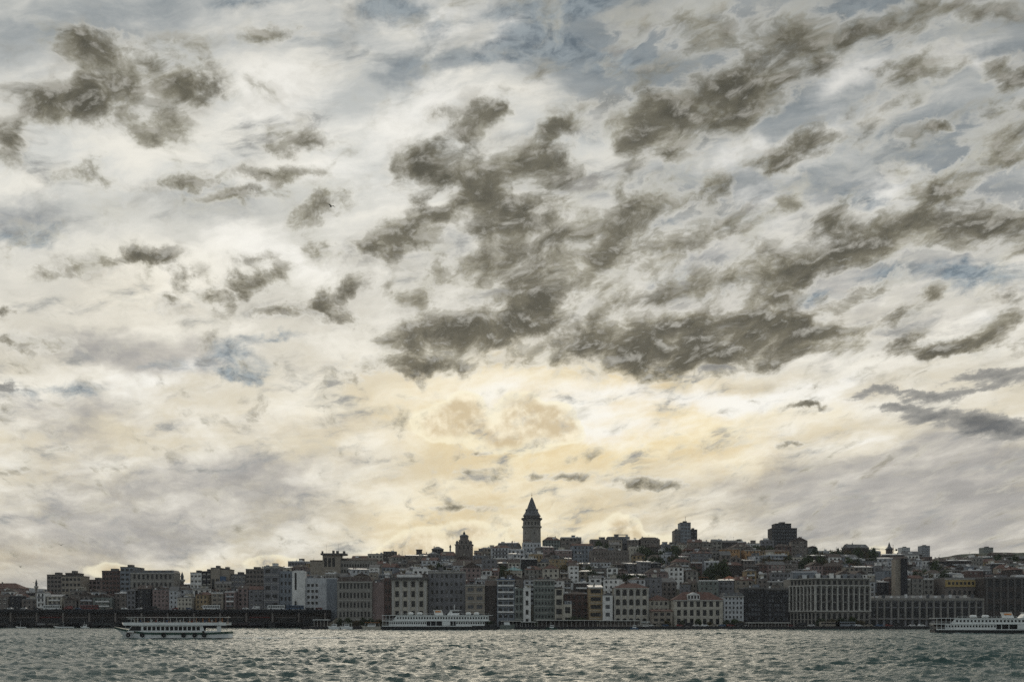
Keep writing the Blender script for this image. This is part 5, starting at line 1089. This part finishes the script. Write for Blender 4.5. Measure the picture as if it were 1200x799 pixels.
# ---- two deck ferries (bow to the right, open stern deck to the left)
def ferry(label, x_left, Y, flag=True):
    """local x=0 is the left end; 64 m long"""
    root = thing('passenger_ferry', label, 'ferry', (x_left, Y, 0)); L = 64.0; bm = 11.0
    b = MB(); secs = []
    for i in range(17):
        t = i/16; x = L*t; k = min(1, ((1-t)/.22))**.55 if t > .78 else 1; k *= min(1, .72 + t/.08*.28); sh = 2.2 + 1.6*max(0, (t-.8)/.2)**1.5
        secs.append((x, [(0, -.9), (bm/2*.8*k+.02, -.8), (bm/2*.97*k+.02, .4), (bm/2*k+.02, sh)]))
    loft(b, secs); b.obj('hull', M['hull'], root)
    c = MB(); c.box(.3, 50, -bm/2-.06, -bm/2-.0, 1.95, 2.35).box(.3, 50, bm/2, bm/2+.06, 1.95, 2.35); c.obj('sheer_stripe', M['white'], root)
    walls_with_windows(root, 'lower_wall', M['white'], 4, 25, bm/2-.3, 2.36, 4.9, 17, .62, 3.3, 1.1)
    walls_with_windows(root, 'lower_bow_wall', M['white'], 41, 57, bm/2-.6, 2.36, 4.9, 12, .62, 3.3, 1.1)
    c = MB(); c.box(25.05, 40.95, -bm/2+1.6, bm/2-1.6, 2.25, 4.9); c.obj('vestibule', MW['dark'], root)
    c = MB(); c.box(33.5, 38, -bm/2+.1, -bm/2+.35, 2.5, 5.0); c.obj('boarding_gate', M['white'], root)
    for x in (27, 30, 39.5): d = MB(); d.box(x, x+.25, -bm/2+.3, -bm/2+.55, 2.3, 4.9); d.obj('post', M['white'], root)
    c = MB(); c.box(.2, 60, -bm/2, bm/2, 4.9, 5.25); c.obj('upper_deck', M['white'], root)
    walls_with_windows(root, 'upper_wall', M['white'], 8.2, 59, bm/2-.25, 5.25, 8.0, 34, .55, 6.05, 1.15)
    c = MB(); c.add([(8.2,-bm/2+.22,5.26),(8.2,-bm/2+.22,8.0),(6.2,-bm/2+.22,5.26)],[(0,1,2)]); c.box(59.02, 59.2, -bm/2+.3, bm/2-.3, 5.25, 8.0).box(8.0, 8.18, -bm/2+.3, bm/2-.3, 5.25, 8.0); c.obj('end_bulkhead', M['white'], root)
    c = MB(); c.box(.2, 61.5, -bm/2-.1, bm/2+.1, 8.0, 8.25); c.obj('boat_deck_roof', M['white'], root)
    for x in (.5, 2.4, 4.3, 6.2):
        for z0_, z1_ in ((2.2,4.9),(5.25,8.0)): d = MB(); d.box(x, x+.14, -bm/2+.1, -bm/2+.24, z0_, z1_); d.obj('stanchion', M['white'], root)
    for z_ in (5.75, 6.25, 2.8, 3.3): d = MB(); d.box(.5, 8, -bm/2+.08, -bm/2+.14, z_, z_+.07).box(.44, .5, -bm/2+.08, bm/2-.08, z_, z_+.07); d.obj('rail', M['white'], root)
    c = MB(); c.box(1.5, 7, -bm/2+2.5, bm/2-2.5, 2.2, 4.9).box(2, 7.5, -bm/2+2.5, bm/2-2.5, 5.25, 7.9); c.obj('stern_saloon', MW['brown'], root)
    # pilot house
    c = MB(); c.add([(36,-3,8.25),(42.5,-3,8.25),(42.5,3,8.25),(36,3,8.25),(38,-2.6,10.9),(42.8,-2.6,10.9),(42.8,2.6,10.9),(38,2.6,10.9)],[(0,1,5,4),(1,2,6,5),(2,3,7,6),(3,0,4,7),(4,5,6,7)]); ph = c.obj('pilot_house', M['white'], root)
    c = MB(); c.box(39, 42.86, -2.85, -2.7, 9.5, 10.4).box(42.85, 42.95, -2.3, 2.3, 9.5, 10.5); c.obj('bridge_glass', M['glass'], ph)
    c = MB(); c.box(37.4, 43.6, -3.4, 3.4, 10.9, 11.1); c.obj('pilot_house_roof', M['white'], ph)
    c = MB(); c.bar((40,0,11.1),(40,0,14.2),.1,6).bar((38.8,0,12.9),(41.2,0,12.9),.05,4); c.obj('mast', M['white'], root)
    # funnel: tilted oval stack with cream and orange bands
    for (z0_, z1_, m_, nm) in ((8.25,9.5,M['white'],'funnel_base'),(9.5,11.2,M['awning'],'funnel'),(11.2,12.0,M['hull'],'funnel_top')):
        c = MB(); vs = []
        for z_ in (z0_, z1_):
            for i in range(14): a = 6.283*i/14; vs.append((31.5 - (z_-8.25)*.35 + 2.4*math.cos(a), 1.3*math.sin(a), z_))
        c.add(vs, [(i,(i+1)%14,14+(i+1)%14,14+i) for i in range(14)]+[tuple(range(14,28))]); f_ = c.obj(nm, m_, root)
    c = MB(); c.box(29.4, 32.4, -1.36, -1.28, 9.8, 10.6); c.obj('funnel_badge', M['orange'], root)
    for i, x in enumerate((16, 21, 48, 52.5)):
        c = MB(); c.lathe([(.25,-1.5),(.9,-1.1),(1.0,0),(.9,1.1),(.25,1.5)], k=10); o = c.obj('lifeboat' if i % 2 else 'life_raft', M['white'], root, (x, -3.6, 9.1)); o.rotation_euler.y = R(90); o.scale = (.75,.75,1)
    for i in range(24):
        x = 9+i*2.1
        if 36 < x < 43: continue
    d = MB()
    d.box(9, 35.5, -bm/2+.1, -bm/2+.15, 9.1, 9.17).box(43.8, 60, -bm/2+.1, -bm/2+.15, 9.1, 9.17)
    for i in range(26):
        x = 9+i*2.0
        if not 35.5 < x < 43.8: d.box(x, x+.07, -bm/2+.09, -bm/2+.16, 8.25, 9.1)
    d.obj('roof_railing', M['white'], root)
    return root
f1_ = ferry('long white ferry with black hull moored before the hat roofed building', W(447, 566), 572)
f2_ = ferry('larger looking white ferry with black hull cut off by the right edge', W(1099, 442), 448); f2_.scale = (1,1,.82); f2_.rotation_euler.z = R(-8)

def small_boat(label, px0, px1, Y, col, cabin=True, awn=None, grp=None, flip=False, kind='motor_boat', cat='boat', hullz=1.0):
    x0, x1 = W(px0,Y), W(px1,Y); L = x1-x0; bm = min(3.4, L*.3); root = thing(kind, label, cat, ((x0+x1)/2, Y, 0), math.pi if flip else 0, grp)
    b = MB(); loft(b, hull_secs(L, bm, -.4, lambda t: hullz+.6*max(0,1-t/.3)**1.6)); b.obj('hull', col, root)
    if cabin:
        c = MB(); c.add([(-L*.18,-bm*.36,hullz),(L*.25,-bm*.36,hullz),(L*.25,bm*.36,hullz),(-L*.18,bm*.36,hullz),(-L*.1,-bm*.32,hullz+1.6),(L*.25,-bm*.32,hullz+1.6),(L*.25,bm*.32,hullz+1.6),(-L*.1,bm*.32,hullz+1.6)],[(0,1,5,4),(1,2,6,5),(2,3,7,6),(3,0,4,7),(4,5,6,7)]); cb = c.obj('cabin', M['white'], root)
        c = MB(); c.box(-L*.1, L*.22, -bm*.365, -bm*.345, hullz+.75, hullz+1.3); c.obj('cabin_window', M['glass'], cb)
    if awn:
        c = MB(); c.box(-L*.3, L*.45, -bm*.45, bm*.45, hullz+2.1, hullz+2.25); c.obj('canopy', awn, root)
        for x in (-L*.28, L*.43):
            for sy in (-.42,.42): d = MB(); d.bar((x, bm*sy, hullz-.2),(x, bm*sy, hullz+2.1), .06, 4); d.obj('post', M['white'], root)
    c = MB(); c.bar((0,0,hullz),(0,0,hullz+3.6),.05,4); c.obj('mast', M['white'], root)
    return root
small_boat('white motor cruiser moored at the end of the bridge, left one of two', 384, 398, 592, M['white'], True, None, hullz=1.6)
small_boat('white motor cruiser with canopy moored at the end of the bridge, right one of two', 398, 413, 590, M['white'], True, M['awning'], hullz=1.6)
small_boat('cream tour boat with orange canopy moored left of the middle ferry', 423, 446, 590, MW['cream'], True, M['orange'], hullz=1.8)
small_boat('grey green work barge moored right of the middle ferry', 586, 604, 592, MW['greenish'], True, None, flip=True, hullz=2.6, kind='work_barge')
small_boat('low dark open boat with pale rim under the left of the bridge', 62, 86, 668, M['white'], False, None, hullz=.9)
small_boat('small white boat under the bridge near the left edge', 18, 30, 670, M['white'], False, None, hullz=.8)
small_boat('tiny white boat under the bridge left of the excursion boat bow', 94, 104, 668, M['white'], True, None, hullz=.7)
small_boat('green fishing boat tied below the long restaurant shed', 640, 652, 596, M['green'], True, None, hullz=.9, kind='fishing_boat')
small_boat('blue fishing boat tied below the arched window building', 738, 748, 596, M['bluepaint'], True, None, hullz=.9, kind='fishing_boat')

# foam: bow wave and churned wake of the excursion boat, foam at the ferry
fm = bpy.data.materials.new('foam'); fm.use_nodes = True; t_ = fm.node_tree; t_.nodes.clear(); q = N(t_)
o_ = q.new('ShaderNodeOutputMaterial'); d_ = q.new('ShaderNodeBsdfDiffuse'); d_.inputs[0].default_value = (.62,.68,.68,1); tb = q.new('ShaderNodeBsdfTransparent'); mx = q.new('ShaderNodeMixShader')
gp = q.new('ShaderNodeNewGeometry').outputs['Position']; nn_ = q.noise(q.v('MULTIPLY', gp, (.7,1.2,1)), 1.2, 6, .7)
att = q.new('ShaderNodeUVMap'); ux, uy, uz = q.sep(att.outputs[0])
edge_ = q.m('MULTIPLY', q.map(uy, 0, .35), q.map(uy, 1, .65)); edge_ = q.m('MULTIPLY', edge_, q.map(ux, 1.0, .1))
q.put(mx.inputs[0], q.map(q.m('ADD', nn_, q.m('MULTIPLY', edge_, .35)), .56, .76)); t_.links.new(tb.outputs[0], mx.inputs[1]); t_.links.new(d_.outputs[0], mx.inputs[2]); t_.links.new(mx.outputs[0], o_.inputs[0])
def foam(name, pts0, pts1, z=.25):
    n_ = len(pts0); b = MB(); m_ = 6
    for i in range(n_):
        for j in range(m_+1):
            t = j/m_; x = pts0[i][0]*(1-t)+pts1[i][0]*t; y = pts0[i][1]*(1-t)+pts1[i][1]*t; b.v.append((x, y, z+.10*math.sin(i*1.7+j)))
    for i in range(n_-1):
        for j in range(m_): b.f.append((i*(m_+1)+j, i*(m_+1)+j+1, (i+1)*(m_+1)+j+1, (i+1)*(m_+1)+j)); b.mi.append(0)
    me = b.mesh(name, fm, True); uv = me.uv_layers.new(name='UVMap')
    for pl in me.polygons:
        for li in pl.loop_indices:
            vi = me.loops[li].vertex_index; uv.data[li].uv = ((vi//(m_+1))/(n_-1), (vi % (m_+1))/m_)
    return tag(put(name, me), kind='structure')
foam('water_wake', [(exlx(258)+W(202.5,exY)+i*6, exY-2.5-i*.5) for i in range(14)], [(exlx(258)+W(202.5,exY)+i*6, exY+3+i*.9) for i in range(14)])
foam('water_bow_wave', [(exlx(146)+W(202.5,exY)+i*2.6, exY-2.6-i*.45) for i in range(10)], [(exlx(146)+W(202.5,exY)+i*2.6, exY-4.2-i*.7) for i in range(10)], .32)
foam('water_ferry_foam', [(W(1090,442)-1+i*4, 441.8-i*.2) for i in range(9)], [(W(1090,442)-1+i*4, 439.8-i*.5) for i in range(9)], .3)

# ---- gulls
def gull(px, py, Y, label, a=0.0, s_=1.0):
    root = thing('seagull', label, 'bird', (W(px,Y), Y, Zp(py,Y)), a); b = MB(); 
    b.lathe([(.01,-.32),(.05,-.24),(.085,-.08),(.08,.08),(.045,.2),(.05,.25),(.03,.31),(.005,.36)], k=8); o = b.obj('body', M['trimdark'], root); o.rotation_euler.x = R(90)
    for sg in (-1,1):
        c = MB(); c.add([(sg*.05,-.12,.03),(sg*.34,-.16,.20),(sg*.72,-.02,.10),(sg*.36,.04,.19),(sg*.05,.10,.03),(sg*.05,-.12,.0),(sg*.34,-.16,.175),(sg*.36,.04,.165),(sg*.05,.10,.0)],[(0,1,3,4),(1,2,3),(5,8,7,6),(6,7,2),(0,5,6,1),(1,6,2),(4,3,7,8),(3,2,7)]); c.obj('wing', M['trimdark'], root)
    root.scale = (s_,)*3
gull(71.5,638.5,330,'small dark gull flying above the leftmost tower block',.3,1.6)
gull(24,664,380,'tiny dark gull low above the red roofed hall',-.4,1.3)
gull(388,242,150,'lone dark gull high in the clouds left of centre',.9,1.0)
gull(39,682,340,'tiny dark gull beside the thin minaret',.2,1.1)

# ---- distant hills beyond the city
def ridge(name, Y, pts, m_, depth=500):
    b = MB(); n_ = 60; xa, xb = pts[0][0], pts[-1][0]; top = []
    for i in range(n_+1):
        px = xa + (xb-xa)*i/n_; py = lerp_pts(pts, px) + mnoise.noise(Vector((px*.05, Y*.01, 0)))*1.2 + mnoise.noise(Vector((px*.3, Y*.01, 0)))*.5; top.append((W(px,Y), py))
    vs = []
    for (dy_, f) in ((-depth*.5, .35), (-depth*.2,.8), (0,1.0), (depth*.4,.8), (depth,.2)):
        vs += [(x, Y+dy_, 1.0 + (Zp(py,Y)-1.0)*f) for x, py in top]
    m1 = n_+1; b.add(vs, [(j*m1+i, j*m1+i+1, (j+1)*m1+i+1, (j+1)*m1+i) for j in range(4) for i in range(n_)])
    tag(b.obj(name, m_, smooth=True), kind='structure')
HAZE_DONE = 0
ridge('far_hills', 3800, [(-400,694),(0,691),(30,688),(55,690),(100,694),(180,697),(260,700)], mat('far hill', (.10,.115,.13), 1, .25, .01), 900)
ridge('wooded_hill', 1350, [(1060,668),(1090,656),(1120,650),(1150,648),(1175,647),(1200,646.5),(1300,645),(1500,652)], mat('wooded hill', (.045,.055,.035), 1, .6, .05, bump=.5), 300)

# ---- the air: thin even haze round everything
hb = MB(); hb.box(-6000, 6000, -300, 5200, -6.5, 135)
hm = bpy.data.materials.new('haze'); hm.use_nodes = True; ht = hm.node_tree; ht.nodes.clear()
ho = ht.nodes.new('ShaderNodeOutputMaterial'); hv = ht.nodes.new('ShaderNodeVolumePrincipled')
hv.inputs['Color'].default_value = (.78,.86,.97,1); hv.inputs['Density'].default_value = 0.00005; hv.inputs['Anisotropy'].default_value = 0.3
ht.links.new(hv.outputs[0], ho.inputs['Volume'])
tag(hb.obj('haze', hm), kind='stuff')
sc.cycles.volume_bounces = 0
bad = [(len(o['label'].split()), o['label']) for o in bpy.data.objects if 'label' in o and len(o['label'].split()) > 16]
from collections import Counter
print('LONG', bad[:40]); print('DUP', [k for k, v_k in Counter(o['label'] for o in bpy.data.objects if 'label' in o).items() if v_k > 1][:20])
